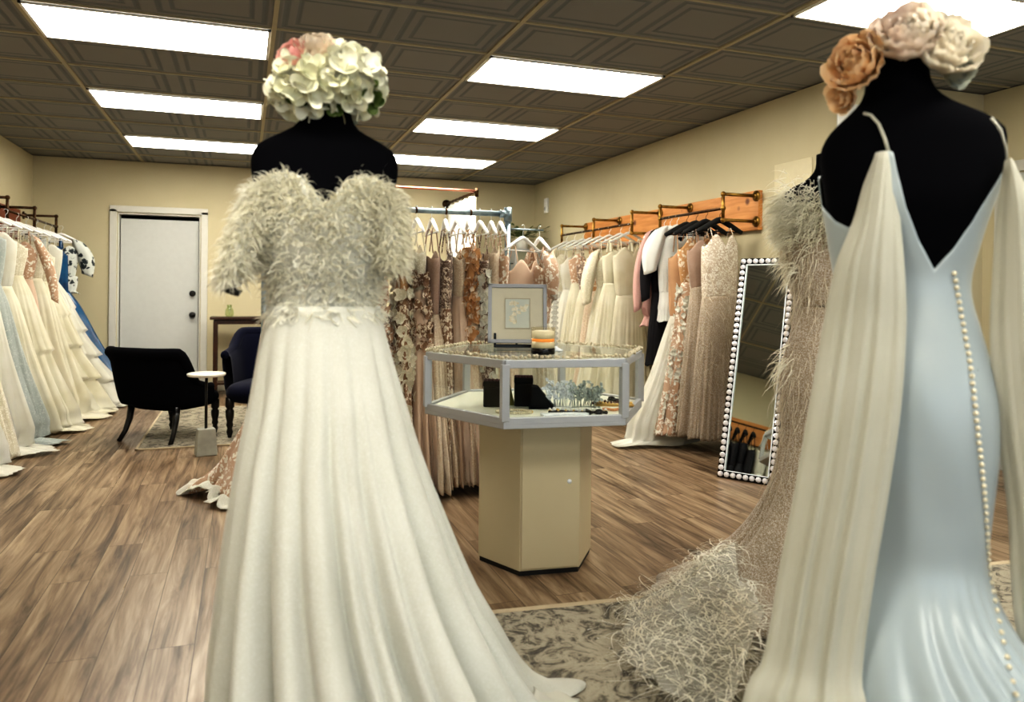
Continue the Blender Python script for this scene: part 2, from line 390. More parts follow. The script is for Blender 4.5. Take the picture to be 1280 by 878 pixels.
# ------------------------------------------------------------------ room
XL, XR, XR2, YB, YR, YF, H = -2.27, 3.82, 5.16, 9.94, 4.17, -3.2, 2.74
struct(MB().box(((XL+XR2)/2, (YF+YB)/2, -.05), (XR2-XL+.6, YB-YF+.6, .1)).build('floor', M['floor'], smooth=False))
struct(MB().box(((XL+XR2)/2, (YF+YB)/2, H+.06), (XR2-XL+.6, YB-YF+.6, .1)).build('ceiling', M['ceiling'], smooth=False))
g = MB()
for k in range(-3, 7):
    x = GX + k*GPX
    if XL < x < XR2: g.box((x, (YF+YB)/2, H+.006), (.026, YB-YF, .016))
for k in range(-14, 10):
    y = GY + k*GPY
    if YF < y < YB: g.box(((XL+XR2)/2, y, H+.008), (XR2-XL, .018, .014))
struct(g.build('trim_1', M['grid'], smooth=False))
DX0, DX1, DH = -1.40, -.50, 2.13
wb = MB()
wb.box(((XL+DX0)/2-.1, YB+.08, H/2), (DX0-XL+.2, .16, H)); wb.box(((DX1+XR)/2+.1, YB+.08, H/2), (XR-DX1+.2, .16, H))
wb.box(((DX0+DX1)/2, YB+.08, (DH+H)/2), (DX1-DX0, .16, H-DH))
struct(wb.build('wall_back', M['wall'], smooth=False))
struct(MB().box((XL-.05, (YF+YB)/2, H/2), (.1, YB-YF+.2, H)).build('wall_left', M['wall'], smooth=False))
struct(MB().box((XR+.05, (YR+YB)/2, H/2), (.1, YB-YR, H)).build('wall_right', M['wall'], smooth=False))
struct(MB().box(((XR+XR2)/2+.05, YR+.05, H/2), (XR2-XR-.1+.1, .1, H)).build('wall_recess', M['wall'], smooth=False))
struct(MB().box((XR2+.05, (YR+YF)/2, H/2), (.1, YR-YF+.3, H)).build('wall_side', M['wall'], smooth=False))
# front wall with a shop window
wf = MB(); wx0, wx1, wz0, wz1 = -1.6, 4.6, .35, 2.35
wf.box(((XL+wx0)/2, YF-.05, H/2), (wx0-XL, .1, H)); wf.box(((wx1+XR2)/2, YF-.05, H/2), (XR2-wx1, .1, H))
wf.box(((wx0+wx1)/2, YF-.05, wz0/2), (wx1-wx0, .1, wz0)); wf.box(((wx0+wx1)/2, YF-.05, (wz1+H)/2), (wx1-wx0, .1, H-wz1))
struct(wf.build('wall_front', M['wall'], smooth=False))
fr = MB()
for x in (wx0, (2*wx0+wx1)/3, (wx0+2*wx1)/3, wx1): fr.box((x, YF-.05, (wz0+wz1)/2), (.06, .08, wz1-wz0))
for z in (wz0, wz1): fr.box(((wx0+wx1)/2, YF-.05, z), (wx1-wx0, .08, .06))
wn = struct(fr.build('window_1', M['trim'], smooth=False))
MB().box(((wx0+wx1)/2, YF-.06, (wz0+wz1)/2), (wx1-wx0-.06, .008, wz1-wz0-.06)).build('pane', M['glass'], wn, smooth=False)
# baseboards
def base(name, c, d, m='baseboard'): struct(MB().box(c, d).build(name, M[m], smooth=False, bevel=.006))
base('baseboard_back_left', ((XL+DX0-.09)/2, YB-.01, .06), (DX0-.09-XL, .02, .12))
base('baseboard_back_right', ((DX1+.09+XR)/2, YB-.01, .06), (XR-DX1-.09, .02, .12))
base('baseboard_left', (XL+.01, (YF+YB)/2, .06), (.02, YB-YF-.05, .12))
base('baseboard_right', (XR-.01, (YR+YB)/2, .06), (.02, YB-YR-.05, .12))
base('baseboard_recess', ((XR+XR2)/2, YR-.01, .05), (XR2-XR-.03, .02, .10), 'shadowgap')
# back door, white, standing a little open in its casing
cs = MB()
for x in (DX0-.045, DX1+.045): cs.box((x, YB-.012, DH/2+.02), (.075, .026, DH+.04))
cs.box(((DX0+DX1)/2, YB-.012, DH+.045), (DX1-DX0+.165, .026, .075))
for x in (DX0+.008, DX1-.008): cs.box((x, YB+.08, DH/2), (.016, .16, DH))
cs.box(((DX0+DX1)/2, YB+.08, DH-.008), (DX1-DX0, .16, .016))
d1 = struct(cs.build('door_1', M['trim'], smooth=False, bevel=.004))
leaf = MB(); w = DX1-DX0-.05
leaf.box((w/2, 0, 1.035), (w, .04, 2.05))
lf = leaf.build('door_leaf', M['door'], d1, smooth=False, loc=(DX0+.025, YB+.07, .008), rot=(0, 0, .03), bevel=.003)
for z, nm in ((1.18, 'deadbolt'), (.92, 'door_knob')):
    k = MB(); k.ball((0, -.05, 0), .03 if nm == 'door_knob' else .02, 12, 8, (1, .8, 1)); k.tube([(0,0,0),(0,-.012,0)], .036, 16); k.tube([(0,0,0),(0,-.05,0)], .012, 10)
    k.build(nm, M['blackleg'], lf, loc=(w-.065, -.02, z), label='black '+nm.replace('_', ' '))
struct(MB().box(((DX0+DX1)/2, YB+.22, DH/2), (DX1-DX0+.3, .06, DH+.3)).build('wall_shade_sheet', M['dark'], smooth=False))  # near-black sheet stands in for the unlit space behind the ajar door
# white door on the side wall at the right
cs = MB(); dy0, dy1 = 3.05, 3.98
for y in (dy0-.04, dy1+.04): cs.box((XR2-.013, y, 1.09), (.026, .08, 2.18))
cs.box((XR2-.013, (dy0+dy1)/2, 2.17), (.026, dy1-dy0+.16, .08))
d2 = struct(cs.build('door_2', M['trim'], smooth=False, bevel=.004))
lf2 = MB().box((XR2-.008, (dy0+dy1)/2, 1.065), (.016, dy1-dy0-.02, 2.11)).build('door_leaf', M['door'], d2, smooth=False)
k = MB(); k.ball((XR2-.07, dy0+.08, .95), .03, 12, 8); k.tube([(XR2-.016, dy0+.08, .95), (XR2-.07, dy0+.08, .95)], .012, 10); k.build('door_knob', M['silver'], lf2)
# plain white cover plates on the walls
tag(MB().box((XR+.10, YR-.006, 2.38), (.24, .012, .36)).build('wall_panel', M['trim'], smooth=False, bevel=.003), 'pale square access panel high on the wall behind the peach headpiece', 'wall panel')
tag(MB().box((XR-.006, 4.62, 2.10), (.012, .40, .26)).build('cover_plate', plain('cover_paint', (.66,.60,.42), .6), smooth=False, bevel=.003), 'cream cover plate on right wall beyond end of pine board', 'wall panel')
sn = MB().box((XR-.02, 9.45, 2.40), (.04, .10, .20)).build('motion_sensor', M['white'], smooth=False, bevel=.012); tag(sn, 'small white sensor box high on right wall near the corner', 'sensor')
MB().ball((XR-.035, 9.45, 2.36), .03, 12, 8, (.5, 1, 1)).build('sensor_lens', M['clear'], sn)

# ------------------------------------------------------------------ ceiling lights
def ceiling_light(x0, y0, label):
    t = thing('ceiling_light', label, 'ceiling light', (x0+GPX/2, y0+GPY/2, H-.005), group='fluorescent ceiling panels')
    a, b = GPX-.03, GPY-.02; f = MB()
    for s in (-1, 1): f.box((s*(a/2-.008), 0, 0), (.016, b, .012)); f.box((0, s*(b/2-.008), 0), (a, .016, .012))
    f.build('light_frame', M['white'], t, smooth=False)
    MB().box((0, 0, .001), (a-.03, b-.03, .006)).build('diffuser', M['panel'], t, smooth=False)
for c_, cn in ((0, 'left'), (2, 'right')):
    for k_, kn in ((0, 'largest of three, nearest the camera'), (3, 'middle of the three'), (6, 'farthest of the three, near back wall')):
        ceiling_light(GX+c_*GPX, GY+k_*GPY, 'glowing fluorescent ceiling panel, %s in the %s row' % (kn, cn))
ceiling_light(GX+3*GPX, GY-3*GPY, 'big glowing ceiling panel above the peach flower headpiece at the right')
for i_, (c_, k_) in enumerate(((-0, -6), (2, -7), (1, -10))):
    ceiling_light(GX+c_*GPX, GY+k_*GPY, 'fluorescent ceiling panel over the front of the shop, out of the picture')

# ------------------------------------------------------------------ wall racks
def wall_rack(side, y0, y1, units, board_mat, labels, pipe='pipe'):
    """side=+1 right wall, -1 left wall; a long board plus pipe brackets carrying rails"""
    xw = XR if side > 0 else XL
    b = MB().box((xw-side*.021, (y0+y1)/2, 1.905), (.04, y1-y0, .31)).build('backing_board', M[board_mat], smooth=False, bevel=.004)
    tag(b, labels[0], 'board')
    for ys, lab in zip(units, labels[1:]):
        t = thing('pipe_rack', lab, 'clothes rack', (xw-side*.04, 0, 0))
        out = -side*.31
        ends = (ys[0], ys[-1])
        for y in ys:
            p = MB(); low = y != ys[1] if len(ys) == 3 else True
            p.tube([(0, y, 2.015), (out, y, 2.015), ], .013, 10)
            p.tube([(out, y, 2.03), (out, y, 1.80)], .013, 10)
            if low: p.tube([(0, y, 1.815), (out, y, 1.815)], .013, 10)
            for z in (2.015, 1.905, 1.815): p.ball((out, y, z), .021, 10, 6)
            p.build('bracket', M[pipe], t)
            for z in ((2.015, 1.815) if low else (2.015,)):
                fl = MB(); fl.tube([(0, y, z), (-side*.012, y, z)], .042, 16); fl.tube([(-side*.012, y, z), (-side*.03, y, z)], .022, 12)
                fl.build('flange', M[pipe], t)
        MB().tube([(out, ends[0], 1.905), (out, ends[1], 1.905)], .0115, 10).build('rail', M['pipe'], t)
wall_rack(1, 4.97, 8.2, [(8.14, 7.29, 6.45), (5.93, 4.99)], 'pine',
    ['long knotty pine board on right wall above the gowns', 'brass pipe rail far end of right wall holding white gowns', 'brass pipe rail near end of right wall holding beaded gowns and black hangers'], 'brasspipe')
wall_rack(-1, 5.0, 9.3, [(9.4, 8.5, 7.6), (7.3, 6.3, 5.3)], 'shadepine',
    ['long shaded pine board on left wall above the ivory gowns', 'dark pipe rail at far end of left wall near blue gown', 'dark pipe rail on left wall over pale blue gown'])
wall_rack(-1, 1.6, 4.85, [(4.7, 3.9, 3.1), (2.8, 1.8)], 'pine',
    ['pine board on left wall seen in the leaning mirror', 'pipe rail holding black dresses seen in the mirror', 'pipe rail nearest the shop window on left wall'])
RXR, RXL = XR-.35, XL+.35

# ------------------------------------------------------------------ garments
def hanger(x, y, zr, rz, label, mat='white', w=.20, group='white hangers on the rails'):
    t = thing('hanger', label, 'hanger', (x, y, zr), rz, group)
    k = MB(); k.tube([(.0, 0, -.075), (0, 0, -.03), (.016, 0, -.012), (.018, 0, .006), (.006, 0, .018), (-.010, 0, .016), (-.017, 0, .006)], .0022, 6)
    k.build('hook', M['silver'] if mat != 'blackhang' else M['pipe'], t)
    b = MB(); pts = [(-w, 0, -.165), (-w*.7, 0, -.135), (-w*.35, 0, -.10), (-.025, 0, -.078), (0, 0, -.072), (.025, 0, -.078), (w*.35, 0, -.10), (w*.7, 0, -.135), (w, 0, -.165)]
    r = .012 if mat != 'blackhang' else .021
    b.tube(pts, [r*.8, r, r*1.1, r*1.15, r*1.2, r*1.15, r*1.1, r, r*.8], 8); b.tube([(-w*.93, 0, -.162), (w*.93, 0, -.162)], .005, 6)
    b.build('hanger_arm', M[mat], t); return t

def shell(keys, folds, amp, seed, ztop, zbot, nu=110, nv=46, neck=0., tiers=0, tieramp=.16, phase=0., hemwave=.015, wall=0):
    """closed loft of fold-rippled oval rings: keys rows = z, half width, half depth, off x, off y"""
    rg = random.Random(seed); ph = [rg.uniform(0, 6.28) for _ in range(6)]
    k1, k2, k3 = folds, max(2, int(folds*.62)), int(folds*1.7)
    def fn(u, v):
        th = 2*PI*u
        zt = ztop
        if neck:
            a = abs(C(th)); zt = ztop + neck*(S(PI*min(1, a/.95))**1.2 - .35) - (0 if S(th) < 0 else neck*(1-a*a))
        z = lerp(zt, zbot, v)
        hw, ht, ox, oy = interp(keys, z)
        d = max(0., (ztop - z) / (ztop - zbot)); am = amp * (d ** 1.15)
        tw = th + .22*S(2*th+ph[3]) + .10*S(5*th+ph[4])
        w = (abs(S(k1*tw/2*2 + ph[0] + .8*d)) * 1.7 - 1.05) * .62 + S(k2*tw + ph[1] - 1.2*d) * .45 + S(k3*th + ph[2]) * .15
        if z < .05: am *= .2
        q = 1 + am * w
        if tiers:
            fr = (d * tiers) % 1.0; q *= 1 + tieramp * d * fr + .05*fr*S(31*th + ph[3])
        if v > .97: z += hemwave * .6 * (S(5*th + ph[4]) + 1)
        X = ox + hw*C(th)*q
        if wall and X*wall > .23: X = wall*(.23 + .075*(1-math.exp(-(X*wall-.23)/.075)))
        return (X, oy + ht*S(th)*q, max(.006, z))
    m = MB().grid(fn, nu, nv, cu=True, flip=True); return m

PROF = {}
def add_flowers(t, n, z0, z1, mat, seed, size=.026, th0=PI, dth=1.1):
    rg = random.Random(seed); f = MB(); kk = PROF[t.name]
    for i in range(n):
        th = th0 + rg.uniform(-dth, dth); z = rg.uniform(z0, z1); hw, ht, ox, oy = interp(kk, z); q = 1.05
        c = Vector((ox+hw*C(th)*q, oy+ht*S(th)*q, z)); n_ = Vector((C(th)/hw, S(th)/ht, .1)).normalized(); a0 = n_.orthogonal().normalized(); b0 = n_.cross(a0)
        for k in range(5):
            a = 2*PI*k/5 + i; f.petal(c, a0*C(a)+b0*S(a)+n_*.35, n_, size*rg.uniform(.7,1.3), size*.42, size*.2)
    return f.build('flower_appliques', M[mat], t)
def gown(name, desc, cat, x, y, rz, zr, bod, skt, hemw=.45, hemd=.16, bw=.165, bd=.07, top=None, waist=None, hem=.03, folds=12, amp=.30, neck=.05, tiers=0, seed=1, ox=0., oy=0., strap='strap', sleeve=None, group='gowns', train=None, waistw=.125, hang='white', hw=.20, sleeve_mat=None):
    wall = 1 if abs(x-RXR) < .1 else (-1 if abs(x-RXL) < .1 else 0)
    rv = random.Random(seed*7+1)
    top = top or zr-rv.uniform(.24,.34); waist = waist or top-rv.uniform(.26,.42); folds += rv.randint(1,5)
    if neck == .05: neck = rv.uniform(.04,.10)
    t = thing(name, desc, cat, (x, y, 0), rz, group)
    kb = [(waist-.02, waistw, bd*.75, 0, 0), (waist+.1, lerp(waistw, bw, .55), bd*.9, 0, 0), (top-.07, bw, bd, 0, 0), (top+.06, bw*.97, bd*.8, 0, 0)]
    shell(kb, folds, .03, seed, top, waist-.01, nv=16, neck=neck).build('bodice', M[bod], t, solid=.003)
    mid = (waist+hem)/2
    ks = [(waist+.02, waistw*1.005, bd*.765, 0, 0), (waist-.16, lerp(waistw, hemw, .22), lerp(bd, hemd, .35), ox*.08, oy*.08), (mid, lerp(waistw, hemw, .56), lerp(bd, hemd, .65), ox*.35, oy*.35),
          (hem+.18, hemw*.93, hemd*.96, ox*.8, oy*.8), (hem, hemw, hemd, ox, oy)]
    if train: ks.append((hem-.012, hemw+train[0], hemd+train[1], ox+train[2], oy+train[3]))
    shell(ks, folds, amp, seed+50, waist+.01, hem-(.012 if train else 0), nv=44 if not tiers else 60, tiers=tiers, wall=wall).build('skirt', M[skt], t, solid=.003)
    PROF[t.name] = kb[1:] + [k for k in ks if k[0] < waist-.1]
    if strap:
        for s in (-1, 1):
            m = MB(); p0 = (s*bw*.62, -bd*.55, top+neck*.4); p2 = (s*bw*.62, bd*.55, top+neck*.4); zh = zr-.155+.035*(1-bw*.62/.2)
            m.tube([p0, (s*bw*.6, -.012, zh), (s*bw*.6, 0, zh+.008), (s*bw*.6, .012, zh), p2], .0045 if strap == 'strap' else .016, 6, False); m.build('strap', M[bod], t)
    if sleeve:
        for s in (-1, 1):
            m = MB(); a = Vector((s*.15, 0, top+.10)); b = Vector((s*(.19+sleeve[1]), -.01, top+.12-sleeve[0]))
            rr = sleeve[2]
            def fs(u, v):
                th = 2*PI*u; c = a.lerp(b, v) + Vector((s*.03*S(PI*v), 0, 0)); r = rr*(.6+.4*S(PI*min(1, v*1.05)**.8)) * (1+.08*S(6*th+seed))
                return c + Vector((C(th)*r, S(th)*r*.8, .02*C(th)*-s))
            m.grid(fs, 20, 12, cu=True).build('sleeve', M[sleeve_mat or bod], t, solid=.003)
    if hang: hanger(x, y, zr, rz, {'white': 'white hanger holding the ', 'clear': 'white hanger holding the ', 'blackhang': 'black padded hanger holding the '}[hang] + desc, hang, hw, 'hangers')
    return t

ZR = 1.905-.012
# ---- left wall, far to near
LG = 'gowns hanging along the left wall'
lx = RXL
gown('blouse', 'black and white floral puff-sleeved top hung last by the door', 'top', lx+.06, 9.34, .25, ZR, 'floralprint', 'floralprint', hemw=.17, hemd=.09, waist=1.36, hem=1.18, top=1.66, folds=7, amp=.1, seed=3, strap=None, sleeve=(.40,.06,.085), group=LG, waistw=.13)
gown('evening_gown', 'bright blue satin gown at far end of left rack', 'gown', lx, 9.14, 0, ZR, 'blue', 'blue', hemw=.66, hemd=.15, seed=5, folds=7, amp=.16, group=LG, strap='wide', ox=.16, waistw=.17)
gown('wedding_gown', 'white gown with ruffled hem beside the blue gown', 'gown', lx, 8.88, 0, ZR, 'white_tulle', 'white_tulle', hemw=.58, hemd=.19, seed=8, tiers=5, group=LG, ox=.04, train=(.06,.03,.10,0))
gown('wedding_gown', 'full ivory tulle ball gown, third from the blue gown', 'gown', lx, 8.55, 0, ZR, 'ivorylace', 'ivory', hemw=.60, hemd=.24, seed=11, tiers=4, group=LG, train=(.10,.05,.06,-.05))
gown('wedding_gown', 'ivory A-line gown with deep neckline ahead of the tiered ball gown', 'gown', lx, 8.2, 0, ZR, 'ivorylace', 'ivory', hemw=.50, hemd=.19, seed=14, neck=.09, group=LG, train=(.14,.05,.08,-.06))
gown('evening_gown', 'slim blush gown with long sleeve among the ivory gowns', 'gown', lx, 7.88, 0, ZR, 'blushlace', 'blush', hemw=.30, hemd=.10, seed=17, group=LG, sleeve=(.60,.12,.05))
gown('wedding_gown', 'ivory gown with wide flounce at the hip behind pale blue gown', 'gown', lx, 7.55, 0, ZR, 'ivorylace', 'ivory', hemw=.47, hemd=.19, seed=20, tiers=2, group=LG, train=(.12,.05,.08,-.05))
gown('wedding_gown', 'plain ivory gown directly behind pale blue gown', 'gown', lx, 7.22, 0, ZR, 'white_tulle', 'ivory', hemw=.44, hemd=.16, seed=23, group=LG)
gown('evening_gown', 'pale blue gown with pale floral lace on left rack', 'gown', lx, 6.92, 0, ZR, 'paleblue', 'paleblue', hemw=.42, hemd=.13, seed=26, group=LG, train=(.12,.04,.08,-.03))
gown('wedding_gown', 'ivory gown in front of pale blue gown', 'gown', lx, 6.6, 0, ZR, 'ivorylace', 'white_tulle', hemw=.40, hemd=.18, seed=29, group=LG, train=(.14,.06,.06,-.05))
gown('wedding_gown', 'beige lace gown at left edge of the picture', 'gown', lx, 6.25, 0, ZR, 'ivorylace', 'ivorylace', hemw=.38, hemd=.16, seed=32, group=LG)
gown('wedding_gown', 'long ivory tulle gown nearest the camera on left rack', 'gown', lx, 5.92, 0, ZR, 'white_tulle', 'white_tulle', hemw=.40, hemd=.18, seed=35, group=LG, train=(.10,.06,.03,-.03))
# ---- seen in the mirror
MG = 'clothes on the left wall seen in the mirror'
NUM = ('first','second','third','fourth','fifth','sixth')
for i_ in range(6):
    gown('dress', 'black dress, %s of six in mirror' % NUM[i_], 'dress', lx, 3.98-.105*i_, 0, ZR, 'blackcloth', 'blackcloth', hemw=.30, hemd=.12, seed=60+i_, group=MG, hang='blackhang')
for i_ in range(4):
    gown('wedding_gown', 'white gown, %s past the black dresses in mirror' % NUM[i_], 'gown', lx, 3.30-.15*i_, 0, ZR, 'white_tulle', 'white_tulle', hemw=.34, hemd=.16, bd=.09, seed=70+i_, group=MG)
# ---- right wall far section, far to near
RG = 'gowns hanging on the far right wall rail'
rx = RXR
gown('wedding_gown', 'blush white lace gown farthest along right wall', 'gown', rx, 8.0, 0, ZR, 'ivorylace', 'white_tulle', hemw=.36, hemd=.13, seed=101, group=RG, hang='clear', sleeve=(.45,.05,.05))
gown('wedding_gown', 'white tulle gown, second from far end of right wall', 'gown', rx, 7.78, 0, ZR, 'white_tulle', 'white_tulle', hemw=.36, hemd=.14, seed=104, group=RG, hang='clear')
gown('wedding_gown', 'pale peach appliqued gown, third from far end of right wall', 'gown', rx, 7.55, 0, ZR, 'blushlace', 'ivory', hemw=.33, hemd=.12, seed=107, group=RG, hang='clear')
gown('evening_gown', 'cream gown with brown floral bodice on right wall', 'gown', rx, 7.34, 0, ZR, 'sequin', 'ivory', hemw=.32, hemd=.12, seed=110, group=RG, hang='clear')
gown('evening_gown', 'peach lace gown beside the brown floral bodice gown', 'gown', rx, 7.14, 0, ZR, 'goldlace', 'champagne', hemw=.30, hemd=.11, seed=113, group=RG, hang='clear')
gown('wedding_gown', 'ivory gown with loose sheer sleeves on right wall', 'gown', rx, 6.92, 0, ZR, 'ivorylace', 'ivory', hemw=.34, hemd=.15, seed=116, group=RG, hang='clear', sleeve=(.55,.06,.07))
gown('wedding_gown', 'plain cream tulle gown with wide sheer cape on right wall', 'gown', rx, 6.68, 0, ZR, 'ivory', 'ivory', hemw=.38, hemd=.16, bw=.19, waistw=.17, seed=119, group=RG, hang='clear', strap='wide')
gown('wedding_gown', 'slim cream gown beside the brass end bracket on right wall', 'gown', rx, 6.5, 0, ZR, 'ivory', 'ivory', hemw=.26, hemd=.08, seed=122, group=RG, hang='clear')
# ---- right wall near section
NG = 'clothes on the near right wall rail'
gown('blouse', 'long-sleeved pink blouse behind the black and white tops', 'top', rx, 5.86, 0, ZR, 'pinkcloth', 'pinkcloth', hemw=.22, hemd=.08, waist=1.2, hem=.95, top=1.68, bw=.18, waistw=.17, seed=130, group=NG, strap=None, sleeve=(.70,.07,.055), amp=.1)
gown('dress', 'black sleeved dress between pink blouse and white jacket', 'dress', rx, 5.76, 0, ZR, 'blackcloth', 'blackcloth', hemw=.22, hemd=.07, waist=1.25, hem=.62, top=1.69, bw=.18, waistw=.17, seed=133, group=NG, strap=None, sleeve=(.62,.05,.06), amp=.1)
gown('jacket', 'white short-sleeved jacket on right wall', 'jacket', rx, 5.65, 0, ZR, 'whitecloth', 'whitecloth', hemw=.17, hemd=.08, waist=1.25, hem=1.0, top=1.70, bw=.18, waistw=.16, seed=136, group=NG, strap=None, sleeve=(.40,.07,.085), amp=.08)
gown('wedding_gown', 'peach gown with a wide white tulle overskirt and train', 'gown', rx, 5.5, 0, ZR, 'peach', 'white_tulle', hemw=.40, hemd=.12, seed=139, group=NG, hang='blackhang', ox=-.15, folds=8, amp=.16, train=(.07,.03,-.06,0), waist=1.05, waistw=.14)
gown('evening_gown', 'blush gown with scattered white flowers and ragged hem', 'gown', rx, 5.36, 0, ZR, 'goldlace', 'blushlace', hemw=.27, hemd=.10, seed=142, group=NG, hang='blackhang', hem=.10, ox=-.06)
gown('evening_gown', 'nude beaded column gown behind the sweetheart gown', 'gown', rx, 5.22, 0, ZR, 'nudesheer', 'nude', hemw=.22, hemd=.09, seed=145, group=NG, hang='blackhang', hem=.12, folds=9)
sg = gown('evening_gown', 'nude sheath gown with beaded sweetheart bodice nearest the mirror', 'gown', rx+.02, 5.06, 0, ZR, 'beadbodice', 'nude', hemw=.235, hemd=.11, bw=.155, bd=.085, seed=148, group=NG, hang='blackhang', hem=.12, folds=7, neck=.09, waist=1.22, waistw=.145, amp=.17)
f = MB(); rg = random.Random(5)
for i_ in range(420):
    th = rg.uniform(PI*.95, PI*2.05); z = rg.uniform(.55, 1.55); r = lin([(.12,.235),(.9,.18),(1.22,.15),(1.55,.16)], z)
    f.strand((r*C(th)*1.02, .092*S(th)*1.05-.004, z), (rg.uniform(-.6,.6), -.35, rg.uniform(-1.2,-.2)), rg.uniform(.05,.12), .0022, .3, rg, 3)
f.build('bead_fringe', M['strandnude'], sg)

# ------------------------------------------------------------------ middle garment rail
CRY, CRZ, CX0, CX1 = 4.9, 1.775, .12, 1.69
t = thing('garment_rail', 'freestanding galvanised pipe rail in the middle holding blush and lace gowns', 'clothes rack', ((CX0+CX1)/2, CRY, 0))
hx = (CX1-CX0)/2
MB().tube([(-hx, 0, CRZ), (hx, 0, CRZ)], .019, 14).build('rail', M['galv'], t)
for s in (-1, 1):
    MB().tube([(s*hx, 0, .04), (s*hx, 0, CRZ+.03)], .021, 14).build('upright', M['galv'], t)
    b = MB(); b.tube([(s*hx, -.28, .03), (s*hx, .28, .03)], .020, 12); b.tube([(s*hx, 0, .0), (s*hx, 0, .075)], .030, 14); b.build('foot', M['galv'], t)
    c = MB(); c.tube([(s*hx, 0, CRZ-.05), (s*hx, 0, CRZ+.045)], .028, 14); c.tube([(s*(hx-.06), 0, CRZ), (s*hx, 0, CRZ)], .026, 14); c.build('tee_joint', M['galv'], t)
MB().tube([(hx, 0, 1.675), (hx+.26, 0, 1.675)], .007, 10).build('side_arm', M['galv'], t)
for x_ in (.9, 1.05, 1.25, 1.42): MB().tube([(x_-(CX0+CX1)/2, 0, CRZ), (x_-(CX0+CX1)/2+.012, 0, CRZ)], .0215, 14).build('size_ring', M['pipe'], t)
CG = 'gowns on the middle rail'
cz = CRZ-.018+.03
R90 = PI/2
gown('lace_gown', 'blush lace gown with scalloped white train trailing on floor', 'gown', .22, CRY, R90+.25, cz, 'blushlace', 'blushlace', hemw=.34, hemd=.15, seed=201, group=CG, ox=-.06, oy=.06)
CGL = [(.40,'ivorylace','ivory','ivory gown behind the feathered mannequin dress'), (.60,'blushlace','blush','blush tulle gown behind the feathered mannequin dress'), (.80,'brownlace','sequin','dark brown lace gown just right of feathered mannequin dress'),
 (.97,'goldlace','brownlace','peach gown with large flower appliques at left end of middle rail'), (1.06,'ivorylace','blush','white lace gown with brown lace tips, second visible on middle rail'), (1.16,'nudesheer','champagne','champagne gown with wrapped bodice and sparkling skirt'),
 (1.25,'sequin','brownlace','brown sequinned gown on middle rail'), (1.33,'champagne','blush','blush net gown with pale lace straps on middle rail'), (1.41,'goldlace','champagne','golden peach leaf-lace gown on middle rail'), (1.49,'sequin','sequin','dark gown with white lace flowers on middle rail'),
 (1.57,'champagne','ivory','beige beaded bodice gown with ivory skirt by the post'), (1.635,'blushlace','champagne','peach thin-strap gown nearest the post')]
for i_, (x_, b_, s_, d_) in enumerate(CGL):
    gown('evening_gown', d_, 'gown', x_, CRY, R90+rnd.uniform(-.15,.15), cz, b_, s_, hemw=.42 if i_ < 6 else .36, hemd=.10+.03*(i_ % 3), bw=.15, bd=.055, seed=210+3*i_, group=CG, ox=-.05-.03*(i_ % 2), folds=10+i_ % 4, hem=.05, neck=.06)
gown('wedding_gown', 'ivory gown with pale blush bodice hung right of the post', 'gown', 1.80, CRY, .55, 1.69, 'blush', 'ivory', hemw=.26, hemd=.16, seed=260, group=CG, train=(.05,.05,.0,.0))
gown('lace_gown', 'floral lace gown with puff sleeve at end of side arm', 'gown', 1.93, CRY+.02, R90, 1.69, 'blushlace', 'ivorylace', hemw=.30, hemd=.09, seed=263, group=CG, sleeve=(.34,.03,.06))
for o in [o for o in col.objects if o.get('group') == CG]:
    L_ = o['label']
    if 'large flower' in L_: add_flowers(o, 60, .5, 1.5, 'ivorylace', 1, .05)
    if 'leaf-lace' in L_: add_flowers(o, 80, .8, 1.5, 'goldlace', 2, .045)
    if 'white lace flowers' in L_: add_flowers(o, 80, .7, 1.4, 'applique', 3, .035)
    if 'brown lace tips' in L_: add_flowers(o, 60, .9, 1.35, 'brownlace', 4, .04)
    if o.type == 'EMPTY' and 'dark brown lace' in L_: add_flowers(o, 70, .7, 1.45, 'blushlace', 5, .035)
for o in [o for o in col.objects if o.get('group') == NG]:
    if 'scattered white flowers' in o['label']: add_flowers(o, 150, .12, 1.3, 'applique', 6, .028, PI*1.25, 1.2)
# scalloped lace train of the blush gown
def train_sheet(pts0, pts1, n=40, m=16, amp=.02, seed=0):
    rg = random.Random(seed); ph = [rg.uniform(0,6) for _ in range(4)]
    def fn(u, v):
        a = [lin([(i/(len(pts0)-1), p[k]) for i, p in enumerate(pts0)], u) for k in range(3)]
        b = [lin([(i/(len(pts1)-1), p[k]) for i, p in enumerate(pts1)], u) for k in range(3)]
        p = [lerp(a[k], b[k], v) for k in range(3)]
        p[2] = max(.006, p[2]*(1-.5*S(PI*v)*.6) + amp*(S(11*u+ph[0]+4*v)+S(17*u+ph[1])*.6+1.2)*(.35+.65*S(PI*min(1,v*1.1))))
        if v > .9: p[0] += .012*S(60*u); p[1] += .012*C(60*u)
        return p
    return MB().grid(fn, n, m)
lace = [o for o in col.objects if o.get('label', '').startswith('blush lace gown with scalloped')][0]
Mi = (Matrix.Translation(lace.location) @ Matrix.Rotation(lace.rotation_euler.z, 4, 'Z')).inverted()
tr = train_sheet([(.16,4.62,.62), (.10,4.75,.62), (.06,4.95,.62)], [(.12,4.52,.0), (-.10,4.68,.02), (-.14,4.84,.05), (-.33,5.02,.0), (-.14,5.22,.0), (-.02,5.38,0)], seed=4, amp=.05, n=70, m=30)
tr.v = [tuple(Mi @ Vector(v)) for v in tr.v]; tr.build('train', M['blushlace'], lace, solid=.003)
